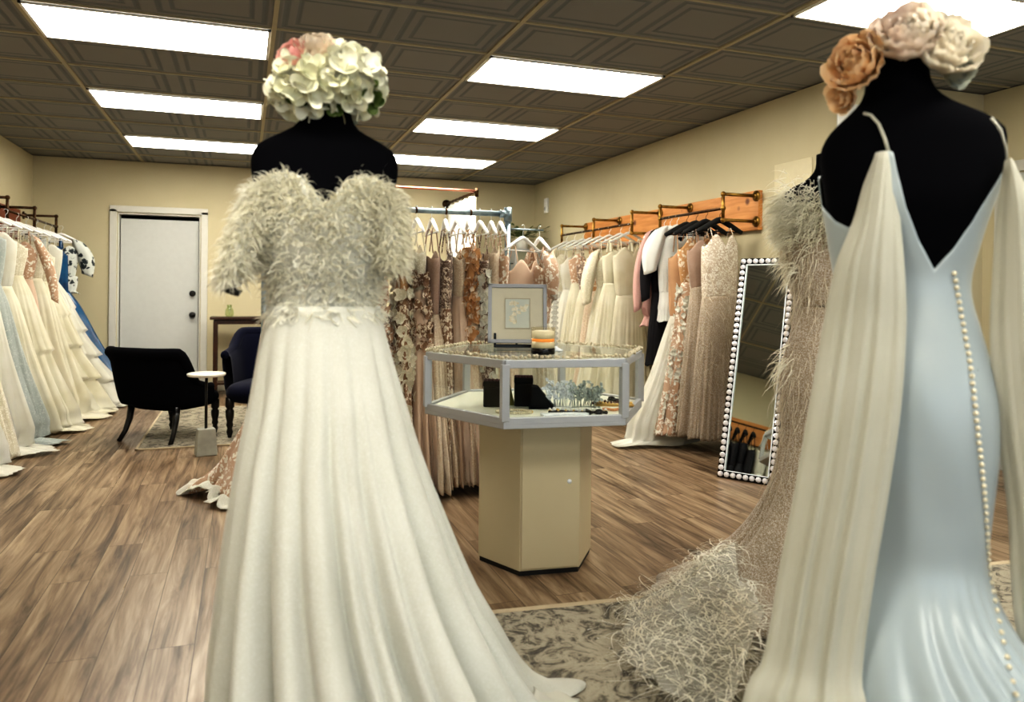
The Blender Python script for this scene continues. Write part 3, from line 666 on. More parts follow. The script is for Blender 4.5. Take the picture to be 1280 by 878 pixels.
def ruffle(cv, w, seed, n=150, m=6):
    rg = random.Random(seed); ph = rg.uniform(0,6)
    def fn(u, v):
        p = [lin([(i/(len(cv)-1), q[k]) for i, q in enumerate(cv)], u) for k in range(3)]
        sc = 1+.25*S(50*u+ph)+.15*S(121*u)
        return (p[0]-w*(v-.55)*sc, p[1]-w*.6*(v-.55)*sc, max(.008, p[2]+.012+.022*(S(38*u+ph)+S(83*u)*.6+1)*S(PI*(.15+.7*v))))
    return MB().grid(fn, n, m)
tr = ruffle([(.14,4.50,.0), (-.06,4.58,.0), (-.16,4.70,.02), (-.14,4.84,.06), (-.33,5.0,.0), (-.26,5.12,.03), (-.12,5.24,.02)], .085, 6)
tr.v = [tuple(Mi @ Vector(v)) for v in tr.v]; tr.build('lace_edge', M['applique'], lace, solid=.003, label='white scalloped lace edging')

# ------------------------------------------------------------------ display case
CC = Vector((1.31, 3.355, 0)); A0 = math.radians(-6)
ca = thing('display_case', 'hexagonal glass jewellery case on a cream pedestal', 'display case', CC)
def hexp(r, z): return [Vector((r*C(A0+k*PI/3), r*S(A0+k*PI/3), z)) for k in range(6)]
def hexprism(m, r, z0, z1):
    b = len(m.v); m.v += [tuple(p) for p in hexp(r, z0)] + [tuple(p) for p in hexp(r, z1)]
    m.f.append(tuple(b+k for k in range(6))[::-1]); m.f.append(tuple(b+6+k for k in range(6)))
    for k in range(6): m.f.append((b+k, b+(k+1)%6, b+6+(k+1)%6, b+6+k))
    return m
ped = hexprism(MB(), .275, .022, .69).build('pedestal', M['laminate'], ca, smooth=False, bevel=.003)
hexprism(MB(), .268, 0, .024).build('plinth', M['shadowgap'], ca, smooth=False)
# hinged front panel with its lock
P6 = hexp(.277, 0); a_, b_ = P6[4], P6[5]
mid = (a_+b_)/2; ed = (b_-a_).normalized(); nn = Vector((mid.x, mid.y, 0)).normalized()
dr = MB(); Mx = Matrix((ed, nn, Vector((0,0,1)))).transposed()
dr.box(mid + Vector((0,0,.36)) + nn*.002, (.262, .008, .655), Mx)
dp = dr.build('front_panel', M['laminate'], ca, smooth=False, bevel=.002)
lk = MB(); lp = mid + ed*.085 + Vector((0,0,.41)) + nn*.006; lk.tube([lp, lp+nn*.006], .010, 14); lk.tube([lp+nn*.006, lp+nn*.008], .005, 10)
lk.build('lock', M['silver'], dp, label='small round metal lock')
RC, Z0, Z1 = .53, .70, .965
hexprism(MB(), RC, Z0-.012, Z0+.018).build('case_floor', M['alu'], ca, smooth=False, bevel=.003)
hexprism(MB(), RC-.03, Z0+.02, Z0+.026).build('shelf_lining', M['shelf'], ca, smooth=False)
fr = MB(); lo, hi = hexp(RC-.012, Z0+.02), hexp(RC-.012, Z1-.012)
for k in range(6):
    fr.bar(lo[k], hi[k], .034, .034); fr.bar(lo[k], lo[(k+1)%6], .022, .030); fr.bar(hi[k], hi[(k+1)%6], .024, .034)
fr.build('frame', M['alu'], ca, smooth=False, bevel=.003)
gl = hexp(RC-.012, 0)
for k in range(6):
    a_, b_ = gl[k], gl[(k+1)%6]; e = (b_-a_).normalized(); n_ = Vector((e.y, -e.x, 0)); mm = (a_+b_)/2
    MB().box((mm.x, mm.y, (Z0+Z1)/2), ((b_-a_).length-.03, .004, Z1-Z0-.05), Matrix((e, n_, Vector((0,0,1)))).transposed()).build('glass_pane', M['glass'], ca, smooth=False)
hexprism(MB(), RC-.005, Z1+.004, Z1+.010).build('glass_top', glass_mat('top_glass', (.965,.975,.94), .9), ca, smooth=False)
bd = MB(); rg = random.Random(3); tp = hexp(RC-.008, Z1+.016)
for k in range(6):
    for i in range(46):
        p = tp[k].lerp(tp[(k+1)%6], (i+.5)/46); bd.ball(p + Vector((rg.uniform(-.008,.008), rg.uniform(-.008,.008), rg.uniform(-.004,.005))), rg.uniform(.005,.0085), 6, 4)
bd.build('bead_trim', M['bead'], ca, label='bumpy pearl bead trim round the top edge')
ZT = Z1 + .0105; ZS = Z0 + .0265
VR = -.36   # view-facing turn at the case
# framed picture
pf = thing('picture_frame', 'grey framed pale botanical print on small black stand on the case', 'picture frame', (1.262, 3.50, ZT), VR+.05)
til = Matrix.Rotation(-.22, 3, 'X')
def tb(m, c, d): return m.box(til @ Vector(c), d, til)
W_, H_ = .29, .295; z0 = .022
m = MB()
for s in (-1, 1): tb(m, (s*(W_/2-.009), 0, z0+H_/2), (.018, .022, H_)); tb(m, (0, 0, z0+H_/2+s*(H_/2-.009)), (W_, .022, .018))
m.build('frame_border', M['greyframe'], pf, smooth=False, bevel=.002)
tb(MB(), (0, .004, z0+H_/2), (W_-.03, .006, H_-.03)).build('mount_board', M['mount'], pf, smooth=False)
pr = tb(MB(), (0, .0, z0+H_/2), (.118, .003, .145)).build('print', M['print'], pf, smooth=False)
m = MB()
for s in (-1, 1): tb(m, (s*.061, -.0025, z0+H_/2), (.004, .004, .15)); tb(m, (0, -.0025, z0+H_/2+s*.0745), (.126, .004, .004))
m.build('inner_edge', plain('mount_bevel', (.46,.42,.32), .8), pf, smooth=False)
m = MB(); rg = random.Random(8)
def onp(x, z): return til @ Vector((x, -.004, z0+H_/2+z))
for i in range(16):
    cx_, cz_ = rg.uniform(-.035,.045), rg.uniform(-.045,.055); cz_ = cz_ if cx_ < 0 else abs(cz_)
    for k in range(5):
        a = 2*PI*k/5 + i; m.petal(onp(cx_, cz_), til @ Vector((C(a), 0, S(a))), til @ Vector((0,-1,0)), rg.uniform(.008,.016), .005, .001)
m.tube([onp(.0,.02), onp(-.008,-.02), onp(-.004,-.05)], .0012, 5); m.build('drawing', M['sketch'], pr, label='faint tan flower drawing')
m = MB(); m.box((-.11, .035, .035), (.012, .06, .07)); m.box((.11, .035, .012), (.012, .06, .024)); m.box((0, .005, .008), (.23, .03, .016)); m.build('stand', M['blackbase'], pf, smooth=False, bevel=.003)
MB().tube([til @ Vector((0,.01,.2)), (0, .13, .002)], .005, 8).build('prop_leg', M['blackbase'], pf)
# candle
cd = thing('candle', 'cream and amber layered candle in glass on black base', 'candle', (1.245, 3.12, ZT))
cd.scale = (1.14, 1.14, 1.14)
MB().lathe([(.001,0),(.044,0),(.046,.003),(.046,.022),(.044,.024),(.001,.024)], n=28).build('candle_base', M['blackbase'], cd)
MB().lathe([(.001,.0245),(.0435,.0245),(.0435,.048),(.001,.048)], n=28).build('lower_wax', M['wax'], cd)
MB().lathe([(.001,.0485),(.0435,.0485),(.0435,.060),(.001,.060)], n=28).build('amber_wax', M['amber'], cd)
MB().lathe([(.001,.0605),(.0435,.0605),(.0435,.088),(.030,.091),(.001,.091)], n=28).build('upper_wax', M['wax'], cd)
MB().lathe([(.0465,.024),(.0475,.10),(.0465,.104),(.0455,.10),(.0450,.024)], n=28).build('glass_cup', glass_mat('cup_glass', (.97,.95,.9)), cd)
# crystal candlestick
cs_ = thing('candlestick', 'tall clear crystal candlestick beside the candle on the case', 'candlestick', (1.362, 3.27, ZT))
MB().lathe([(.001,0),(.040,0),(.042,.006),(.020,.014),(.014,.022),(.001,.022)], n=16).build('foot', M['silver'], cs_)
prof = [(.001,.022)]
for k in range(9): prof += [(.010,.024+.024*k), (.020,.034+.024*k), (.010,.044+.024*k)]
prof += [(.024,.25),(.026,.262),(.001,.262)]
MB().lathe(prof, n=8).build('stem', glass_mat('crystal_glass', (.86,.86,.86), .9), cs_, smooth=False)
# ---- jewellery in the case
def ring_pts(r, sx, sy, z, n=40, a0=0, a1=2*PI): return [(r*C(lerp(a0,a1,i/n))*sx, r*S(lerp(a0,a1,i/n))*sy, z) for i in range(n+1)]
def jbox(x, y, w, d, h, label, tilt=0):
    t = thing('jewellery_box', label, 'jewellery box', (x, y, ZS), VR)
    MB().box((0,0,h*.4), (w, d, h*.8)).build('box_body', M['velvet'], t, smooth=False, bevel=.006)
    MB().box((0,0,h*.9), (w*1.03, d*1.03, h*.2)).build('lid', M['velvet'], t, smooth=False, bevel=.006)
    cr = MB()
    for i in range(6): cr.ball((w*(-.4+.16*i), -d*.3, h+.006), .009, 8, 6, (1,1,.8))
    cr.build('ruched_trim', plain('plum_trim', (.06,.02,.025), .8), t)
jbox(1.085, 3.30, .105, .08, .115, 'black velvet box with ruched top at left of the case')
jbox(1.215, 3.28, .085, .075, .13, 'tall black velvet box beside the case corner post')
t = thing('necklace_bust', 'olive wedge shaped jewellery holder between the black boxes', 'jewellery holder', (1.155, 3.34, ZS), VR)
MB().grid(lambda u, v: ((.036*(1-.6*v))*C(2*PI*u), .03*S(2*PI*u)*(1-.5*v), .09*v), 16, 5, cu=True).build('wedge', M['olive'], t); MB().box((0,0,.003), (.08,.07,.006)).build('wedge_base', M['olive'], t, smooth=False)
t = thing('bracelet_ramp', 'black sloping velvet display ramp inside the case', 'jewellery holder', (1.275, 3.20, ZS), VR)
m = MB(); m.v = [(-.05,-.05,0),(.06,-.05,0),(.06,.05,0),(-.05,.05,0),(-.05,-.04,.10),(-.02,-.04,.095),(-.02,.05,.095),(-.05,.05,.10)]
m.f = [(0,3,2,1),(4,5,6,7),(0,1,5,4),(1,2,6,5),(2,3,7,6),(3,0,4,7)]; m.build('ramp', M['velvet'], t, smooth=False, bevel=.004)
MB().box((.0,0,.003), (.12,.105,.005)).build('ramp_base', M['velvet'], t, smooth=False)
def tiara(x, y, mat, label, n, hgt, w, seed):
    t = thing('hair_comb', label, 'hair accessory', (x, y, ZS), VR)
    rg = random.Random(seed); m = MB(); 
    m.tube([(w*(-1+2*i/12)/2, .025*S(PI*i/12), .004) for i in range(13)], .003, 6); m.build('comb_band', M[mat], t)
    m = MB()
    for i in range(n):
        bx_ = w*(-.5+(i+.5)/n); p0 = Vector((bx_, .02*S(PI*(i+.5)/n), .004)); top_ = Vector((bx_*1.25+rg.uniform(-.012,.012), rg.uniform(-.02,.03), hgt*rg.uniform(.7,1.05)))
        mdl = p0.lerp(top_, .5) + Vector((rg.uniform(-.01,.01), -.01, 0)); m.tube([p0, mdl, top_], .0022, 5)
        for q in (.45,.6,.75,.9,1.0):
            c = p0.lerp(top_, q); m.ball(c + Vector((rg.uniform(-.006,.006), rg.uniform(-.006,.006), 0)), rg.uniform(.004,.0075), 6, 4)
            m.petal(c, (rg.uniform(-1,1), rg.uniform(-1,0), rg.uniform(-.6,1)), (0,-1,.3), .022, .007, .003)
    m.build('crystal_sprays', M[mat], t)
tiara(1.345, 3.16, 'silver', 'bright white crystal hair comb standing in the case', 14, .115, .10, 3)
tiara(1.455, 3.12, 'greysilver', 'dull silver leaf tiara right of the white crystal comb', 18, .115, .13, 5)
t = thing('pearl_bracelet', 'oval pearl bracelet lying in front of the black boxes', 'bracelet', (1.10, 3.09, ZS), VR)
m = MB()
for i in range(44): m.ball((.075*C(2*PI*i/44), .045*S(2*PI*i/44), .0065), .0058, 8, 5)
m.build('pearls', M['bead'], t); MB().ball((.077,0,.006), .007, 8, 6).build('clasp', M['gold'], t)
def headband(x, y, mat, r, label, rz, mat2):
    t = thing('headband', label, 'headband', (x, y, ZS), rz)
    MB().tube([(r*C(lerp(-.3,PI+.3,i/24)), r*S(lerp(-.3,PI+.3,i/24))*.75, .010+.012*S(PI*i/24)) for i in range(25)], .007, 8).build('band', M[mat], t)
    m = MB(); rg = random.Random(int(x*100))
    for i in range(12):
        a = lerp(.5, PI-.5, i/11); m.ball((r*C(a), r*S(a)*.75-.006, .028+rg.uniform(-.004,.004)), rg.uniform(.005,.008), 7, 5)
    m.build('band_beads', M[mat2], t)
headband(1.575, 3.14, 'brownband', .068, 'dark brown headband lying at right of the case', VR+2.9, 'brownband')
headband(1.585, 3.10, 'gold', .085, 'gold beaded headband around the brown one', VR+3.1, 'gold')
headband(1.66, 3.20, 'darkbead', .05, 'small black headband at back right of the case', VR+2.4, 'darkbead')
t = thing('bead_necklace', 'dark and white bead garland across the front of the case', 'necklace', (1.335, 2.99, ZS), VR)
for nm, mt, off, n in (('dark_beads','darkbead',0,26), ('white_beads','white',.010,14), ('gold_beads','gold',.004,8)):
    m = MB(); rg = random.Random(n)
    for i in range(n):
        q = i/(n-1); m.ball((-.10+.24*q, .012*S(9*q)+off-.004, .008+off*1.1), rg.uniform(.006,.0095), 7, 5)
    m.build(nm, M[mt], t)
t = thing('coral_bracelet', 'coral and gold bead bracelet at right end of the case', 'bracelet', (1.545, 3.02, ZS), VR)
m = MB()
for i in range(16): m.ball((-.05+.1*i/15, .014*S(i*.7), .007), .0065, 7, 5)
m.build('beads', M['coral'], t); MB().ball((.058,0,.007), .007, 8, 6).build('clasp', M['gold'], t)
t = thing('mirror_tray', 'low silver tray along the front pane of the case', 'tray', (1.28, 2.955, ZS), VR+.27)
MB().box((0,0,.006), (.20,.05,.012)).build('tray_base', M['silver'], t, smooth=False, bevel=.002); MB().box((.104,0,.012), (.008,.052,.024)).build('tray_end', M['blackbase'], t, smooth=False)
tag(MB().ball((1.425, 2.925, ZS+.014), .014, 14, 10, (1.4,1,1)).build('dark_brooch', M['darkbead']), 'round dark brooch right of the silver tray', 'brooch')

# ------------------------------------------------------------------ leaning mirror
BL, BR_ = Vector((3.058, 4.43, 0)), Vector((3.265, 4.09, 0))
xa = (BR_-BL).normalized(); mw = (BR_-BL).length; bk = Vector((.855, .52, 0)); tl = math.radians(14.0)
ya = (Vector((0,0,1))*C(tl) + bk*S(tl)).normalized(); za = xa.cross(ya)
mo = thing('standing_mirror', 'tall leaning mirror with a crystal studded black frame', 'mirror', (BL+BR_)/2)
MM = Matrix((xa, ya, za)).transposed(); mh = 1.545
def mb(m, x, y, z, d): return m.box(MM @ Vector((x, y, z)), d, MM)
fw = .046; m = MB()
for s in (-1, 1): mb(m, s*(mw/2-fw/2), mh/2, 0, (fw, mh, .03))
for y in (fw/2, mh-fw/2): mb(m, 0, y, 0, (mw, fw, .03))
m.build('frame', M['blackbase'], mo, smooth=False, bevel=.004)
mb(MB(), 0, mh/2, .006, (mw-2*fw+.01, mh-2*fw+.01, .004)).build('mirror_glass', M['mirror'], mo, smooth=False)
mb(MB(), 0, mh/2, -.010, (mw-.02, mh-.02, .006)).build('backing', M['blackbase'], mo, smooth=False)
m = MB(); e = .006
for s in (-1, 1):
    mb(m, s*(mw/2-fw-e/2), mh/2, .016, (e, mh-2*fw, .006))
    mb(m, 0, mh/2+s*(mh/2-fw-e/2), .016, (mw-2*fw, e, .006))
m.build('inner_bead', M['silver'], mo, smooth=False)
st = []
ny, nx = 36, 9
for i in range(ny): 
    y = fw/2 + (mh-fw)*i/(ny-1); st += [(-mw/2+fw/2, y), (mw/2-fw/2, y)]
for i in range(1, nx-1):
    x = -mw/2+fw/2 + (mw-fw)*i/(nx-1); st += [(x, fw/2), (x, mh-fw/2)]
proto = MB().lathe([(.001,.0),(.0195,.0),(.018,.008),(.010,.015),(.001,.0155)], n=8)
pm = None
for (x, y) in st:
    if pm is None:
        o = proto.build('crystal', M['crystal'], mo, smooth=False); pm = o
    else:
        o = pm.copy(); col.objects.link(o); o.parent = mo
    o.matrix_local = Matrix.Translation(MM @ Vector((x, y, .0155))) @ MM.to_4x4()
# dark stool half hidden behind the mirror
t = thing('stool', 'black round stool half hidden behind the leaning mirror', 'stool', (3.60, 3.93, 0))
MB().lathe([(.001,.40),(.14,.40),(.155,.42),(.155,.46),(.13,.485),(.001,.49)], n=24).build('seat', M['velvet'], t)
for k in range(4):
    a = k*PI/2+.5; MB().tube([(.11*C(a), .11*S(a), .41), (.14*C(a), .14*S(a), 0)], .014, 8).build('leg', M['blackleg'], t)

# ------------------------------------------------------------------ back of the room
t = thing('curtain_rail', 'copper pipe curtain rail bracketed to the back wall', 'curtain rail', (2.5, YB, 0))
MB().tube([(-1.3,-1.42,2.415), (.06,-1.42,2.415)], .014, 12).build('copper_rail', M['copper'], t)
MB().tube([(.05,-.0,2.415), (.05,-1.42,2.415)], .015, 12).build('side_pipe', M['pipe'], t)
m = MB(); m.tube([(.05,-.001,2.415),(.05,-.016,2.415)], .055, 18); m.tube([(.05,-.016,2.415),(.05,-.05,2.415)], .026, 12); m.build('flange', M['pipe'], t)
m = MB(); m.ball((.05,-1.42,2.415), .026, 12, 8); m.tube([(.05,-1.42,2.35),(.05,-1.42,2.45)], .022, 12); m.build('corner_joint', M['pipe'], t)
for i in range(7): MB().tube([(.05+.024*C(a), -.25-.16*i, 2.405+.024*S(a)) for a in [2*PI*k/12 for k in range(13)]], .003, 5).build('ring', M['pipe'], t)
def cur(u, v):
    y = -.12-1.22*u; return (.05+.045*S(34*u)*(.5+.5*v), y, 2.375-2.33*v)
tag(MB().grid(cur, 120, 12).build('fitting_curtain', M['curtain'], loc=(2.5, YB, 0), solid=.004), 'white fitting room curtain hanging from dark side pipe', 'curtain')
# glass curio cabinet in the far corner
kx, ky = 3.52, 9.40
t = thing('curio_cabinet', 'tall glass shelf cabinet with white sides in far right corner', 'cabinet', (kx, ky, 0))
for s in (-1, 1): MB().box((s*.22, 0, .90), (.035, .36, 1.80)).build('side_panel', M['white'] if s > 0 else M['alu'], t, smooth=False, bevel=.003)
MB().box((0, .17, .9), (.41, .012, 1.78)).build('back_panel', plain('cabinet_back', (.55,.55,.42), .6), t, smooth=False)
MB().box((0, 0, 1.79), (.41, .36, .02)).build('top', M['alu'], t, smooth=False); MB().box((0, 0, .06), (.41, .36, .12)).build('base', M['white'], t, smooth=False)
for z in (.45,.8,1.12,1.45): MB().box((0, -.01, z), (.405, .33, .010)).build('glass_shelf', M['glass'], t, smooth=False)
m = MB(); m.box((0,-.175,.95), (.40,.006,1.64)); m.build('door', M['glass'], t, smooth=False)
t = thing('globe_lamp', 'small round white globe lamp on a dark stem inside the cabinet', 'lamp', (kx-.03, ky-.06, 1.455))
MB().ball((0,0,.12), .055, 18, 12).build('globe', M['lampglow'], t); m = MB(); m.tube([(0,0,.0),(0,0,.07)], .008, 8); m.tube([(0,0,0),(0,0,.010)], .04, 16); m.build('lamp_base', M['blackleg'], t)
t = thing('black_hat', 'black wide hat displayed on a stand left of the cabinet', 'hat', (3.08, 9.2, 0))
MB().lathe([(.001,1.60),(.16,1.60),(.165,1.61),(.09,1.62),(.085,1.70),(.06,1.72),(.001,1.722)], n=24).build('hat_body', M['blackcloth'], t)
m = MB(); m.tube([(0,0,.02),(0,0,1.6)], .012, 10); m.tube([(0,0,0),(0,0,.02)], .13, 20); m.build('hat_stand', M['pipe'], t)
t = thing('potted_plant', 'leafy trailing plant in white pot on top of corner cabinet', 'plant', (kx-.08, ky, 1.80))
MB().lathe([(.001,0),(.07,0),(.09,.15),(.085,.155),(.001,.15)], n=20).build('pot', M['pot'], t)
m = MB(); rg = random.Random(12)
for i in range(46):
    a = rg.uniform(0, 2*PI); L_ = rg.uniform(.10,.34); d = Vector((C(a), S(a), rg.uniform(.1,1.2))).normalized(); p1 = Vector((0,0,.15))
    p2 = p1 + d*L_*.6; p3 = p1 + d*L_ + Vector((C(a)*.06, S(a)*.06, -.05)); m.tube([p1, p2, p3], .002, 4)
    for q in (p2, p3): m.petal(q, d + Vector((0,0,-.3)), (0,0,1), rg.uniform(.05,.08), .022, .006)
m.build('foliage', M['leaf'], t)
# console table right of the door
t = thing('console_table', 'narrow dark walnut console table against the back wall by the door', 'console table', (.14, 9.62, 0))
MB().box((0,0,.905), (1.02,.34,.03)).build('table_top', M['walnut'], t, smooth=False, bevel=.004)
MB().box((0,0,.86), (.94,.28,.05)).build('apron', M['walnut'], t, smooth=False)
for sx in (-1, 1):
    for sy in (-1, 1): MB().box((sx*.45, sy*.13, .43), (.045,.045,.86)).build('leg', M['walnut'], t, smooth=False, bevel=.003)
MB().box((0,0,.14), (.92,.28,.02)).build('lower_shelf', M['walnut'], t, smooth=False)
t = thing('glass_vase', 'small pale glass vase on the walnut console', 'vase', (-.16, 9.6, .92))
MB().lathe([(.001,0),(.035,0),(.05,.03),(.045,.08),(.025,.11),(.03,.14),(.024,.14),(.02,.11),(.001,.02)], n=20).build('vase_body', glass_mat('vase_glass', (.8,.86,.7), .4), t)

# ------------------------------------------------------------------ seating
def armchair(x, y, rz, mat, label, arm=.445):
    """faces local +y"""
    t = thing('armchair', label, 'armchair', (x, y, 0), rz, 'velvet armchairs')
    s = MB(); 
    def seat(u, v):
        th = 2*PI*u; r = S(PI*v) ** .35 if 0 < v < 1 else 0
        ex = lambda a: math.copysign(abs(a) ** .55, a)
        return (.29*ex(C(th))*r, .03+.31*ex(S(th))*r, .325+.075*(-C(PI*v))*1.05 + .02*r*0)
    s.grid(seat, 32, 14, cu=True); s.build('seat', M[mat], t)
    b = MB()
    def bp(u):
        a = lerp(-1.95, 1.95, u); ex = lambda q: math.copysign(abs(q) ** .5, q)
        return Vector((.30*ex(S(a)), -.05-.25*ex(C(a)), 0)), a
    def hgt(a): return .745 - (.745-arm)*sstep(.95, 1.75, abs(a))
    def back(u, v):
        p, a = bp(u); n = Vector((S(a), -C(a), 0)); tt = 2*PI*v
        h = hgt(a); zc = (.30+h)/2; hh = (h-.30)/2
        z = zc + hh*math.copysign(abs(S(tt)) ** .5, S(tt)); lean = .10*((z-.30)/.45)
        return p + n*(.036*math.copysign(abs(C(tt)) ** .6, C(tt)) + lean*.6) + Vector((0, -lean*.35, z))
    b.grid(back, 40, 20, cv=True).build('backrest', M[mat], t)
    r = MB(); pts = []
    for i in range(41):
        p, a = bp(i/40); n = Vector((S(a), -C(a), 0)); h = hgt(a); lean = .10*((h-.30)/.45); pts.append(p + n*lean*.75 + Vector((0, -lean*.35, h-.012)))
    r.tube(pts, [.045 if 4 < i < 36 else .032 for i in range(41)], 12); r.build('scroll_roll', M[mat], t)
    for sx in (-1, 1):
        MB().tube([(sx*.23,-.20,.29), (sx*.235,-.215,.18), (sx*.245,-.25,.08), (sx*.26,-.30,0)], [.030,.026,.020,.018], 10).build('leg', M['blackleg'], t)
        MB().lathe([(.001,0),(.014,0),(.016,.02),(.026,.05),(.018,.075),(.028,.10),(.022,.12),(.032,.16),(.034,.20),(.022,.215),(.034,.23),(.034,.30),(.001,.30)], (sx*.23,.25,0), 14).build('leg', M['blackleg'], t)
    return t
armchair(-.56, 6.98, math.radians(-38), 'velvet', 'black velvet armchair with scrolled back turned away beside the ivory gowns')
nv = armchair(.215, 6.93, math.radians(160), 'navy', 'dark navy velvet armchair half hidden behind the feathered dress', .60)
nv.scale = (1.05, 1.05, 1.16)
t = thing('drink_table', 'small round white topped drink table on grey stone block', 'side table', (-.26, 6.16, 0))
MB().lathe([(.001,.592),(.13,.592),(.138,.600),(.138,.612),(.132,.616),(.001,.616)], n=36).build('table_top', M['marble'], t)
MB().tube([(0,0,.20),(0,0,.595)], .011, 10).build('pole', M['blackleg'], t)
m = MB(); b4 = [(-.075,-.06),(.075,-.06),(.075,.06),(-.075,.06)]; m.v = [(x,y,0) for x,y in b4] + [(x*.82,y*.82,.20) for x,y in b4]; m.f = [(3,2,1,0),(4,5,6,7),(0,1,5,4),(1,2,6,5),(2,3,7,6),(3,0,4,7)]
m.build('stone_base', M['stone'], t, smooth=False, rot=(0,0,.2), bevel=.006)

# ------------------------------------------------------------------ rugs
def rug(x, y, w, d, rz, label, e=.035):
    t = thing('area_rug', label, 'rug', (x, y, 0), rz)
    MB().box((0,0,.005), (w-.02, d-.02, .010)).build('rug_pile', M['rug'], t, smooth=False)
    m = MB()
    for s in (-1, 1): m.box((s*(w/2-e/2), 0, .006), (e, d, .012)); m.box((0, s*(d/2-e/2), .006), (w, e, .012))
    m.build('bound_edge', M['rugedge'], t, smooth=False, bevel=.003)
rug(2.02, 1.46, 3.0, 2.5, -.09, 'large grey brown distressed rug in the foreground with beige edge')
rug(.22, 7.52, 2.0, 2.1, 0, 'grey distressed rug under the armchairs', .02)

# ------------------------------------------------------------------ mannequins
def mannequin(name, label, x, y, rz, keys, sh, mat='velvet', z0=.75):
    t = thing(name, label, 'mannequin', (x, y, 0), rz)
    def fn(u, v):
        th = 2*PI*u; z = lerp(z0, sh, v); hw, ht, ox, oy = interp(keys, z)
        ex = lambda a: math.copysign(abs(a) ** .85, a)
        return (ox+hw*ex(C(th)), oy+ht*ex(S(th)), z)
    m = MB().grid(fn, 40, 60, cu=True, flip=True)
    n0 = len(m.v); m.f.append(tuple(n0-40+k for k in range(40))[::-1]); m.f.append(tuple(range(40)))
    m.build('torso', M[mat], t)
    MB().tube([(0,0,.02),(0,0,z0+.05)], .018, 12).build('pole', M['blackleg'], t)
    MB().lathe([(.001,0),(.15,0),(.155,.012),(.03,.03),(.001,.03)], n=28).build('stand_base', M['blackleg'], t)
    return t

def rosette(m, c, axis, r, layers, rg):
    """peony: layers of cupped petals opening from a centre"""
    axis = Vector(axis).normalized(); a0 = axis.orthogonal().normalized(); b0 = axis.cross(a0)
    c = Vector(c)
    for li in range(layers):
        q = (li+1)/layers; n = 5+2*li
        for k in range(n):
            a = 2*PI*k/n + li*.7 + rg.uniform(-.2,.2); rad = a0*C(a)+b0*S(a)
            op = lerp(.08, 1.12, q ** 1.2)
            d = (axis*C(op) + rad*S(op)).normalized()
            m.petal(c + rad*r*.14*q - axis*r*.2, d, axis - rad*.3*q, r*lerp(.8,1.0,q)*rg.uniform(.88,1.1), r*lerp(.26,.46,q), r*.34, r*.085, rg.uniform(0,6))
def florets(m, c, R, n, rg, size):
    for i in range(n):
        z = 1-2*(i+.5)/n; a = i*2.39996; rr = math.sqrt(1-z*z); d = Vector((rr*C(a), rr*S(a), z))
        p = Vector((c[0]+d.x*R[0], c[1]+d.y*R[1], c[2]+d.z*R[2])) * 1 + d*rg.uniform(-.014,.012)
        a0 = d.orthogonal().normalized(); b0 = d.cross(a0)
        for k in range(4):
            t_ = k*PI/2+rg.uniform(0,1); e_ = (a0*C(t_)+b0*S(t_)+d*.55).normalized(); m.petal(p - d*.006, e_, d, size*rg.uniform(.8,1.2), size*.42, size*.25)

# --- left mannequin, feathered gown facing the camera
LX, LY, LR = .21, 2.15, -.097
kL = [(.70,.15,.11,0,0), (.95,.175,.12,0,0), (1.06,.16,.11,0,0), (1.20,.125,.09,0,0), (1.36,.155,.105,0,-.01), (1.46,.172,.11,0,-.012), (1.545,.192,.088,0,0), (1.605,.197,.076,0,.01), (1.645,.178,.068,0,.015), (1.672,.13,.062,0,.018), (1.692,.092,.058,0,.018), (1.715,.074,.056,0,.016), (1.79,.066,.058,0,.008), (1.80,.066,.058,0,.008)]
mannequin('dress_form', 'black headless dress form wearing the feathered ivory gown', LX, LY, LR, kL, 1.80)
fg = thing('feather_gown', 'off-shoulder ivory gown with feathered bodice and sparkling skirt in left foreground', 'gown', (LX, LY, 0), LR)
kbod = [(1.16,.140,.105,0,0), (1.24,.140,.106,0,0), (1.36,.168,.122,0,-.012), (1.46,.188,.128,0,-.016), (1.53,.198,.112,0,-.008), (1.58,.200,.105,0,0)]
def topL(th):
    a = abs(C(th)); f = 1 if S(th) < 0 else 0
    return 1.50 + (.055*S(PI*min(1, max(0, (a-.06)/.94)))**.9 - .03*(1-min(1, a/.25)) if f else 0.)
def bodL(u, v):
    th = 2*PI*u; z = lerp(topL(th), 1.17, v); hw, ht, ox, oy = interp(kbod, z); return (ox+hw*C(th), oy+ht*S(th), z)
MB().grid(bodL, 80, 24, cu=True, flip=True).build('bodice', M['sparkle'], fg, solid=.004)
kskL = [(1.20,.150,.112,.0,0), (1.10,.172,.135,.002,-.0), (.95,.205,.175,.012,-.01), (.80,.24,.22,.020,-.02), (.62,.283,.28,.040,-.03), (.45,.325,.33,.065,-.04), (.28,.375,.38,.10,-.05), (.12,.43,.42,.14,-.05), (.03,.50,.47,.17,-.04), (.006,.55,.50,.19,-.03)]
rgL = random.Random(21); FL = []
for k in range(9): FL.append((rgL.uniform(0, 2*PI), rgL.uniform(.08,.15), rgL.uniform(.4,.9)))
FL += [(4.78,.06,1.9), (4.45,.07,1.2), (5.12,.06,1.7), (3.80,.07,1.3), (5.6,.08,1.1), (4.12,.06,1.1)]
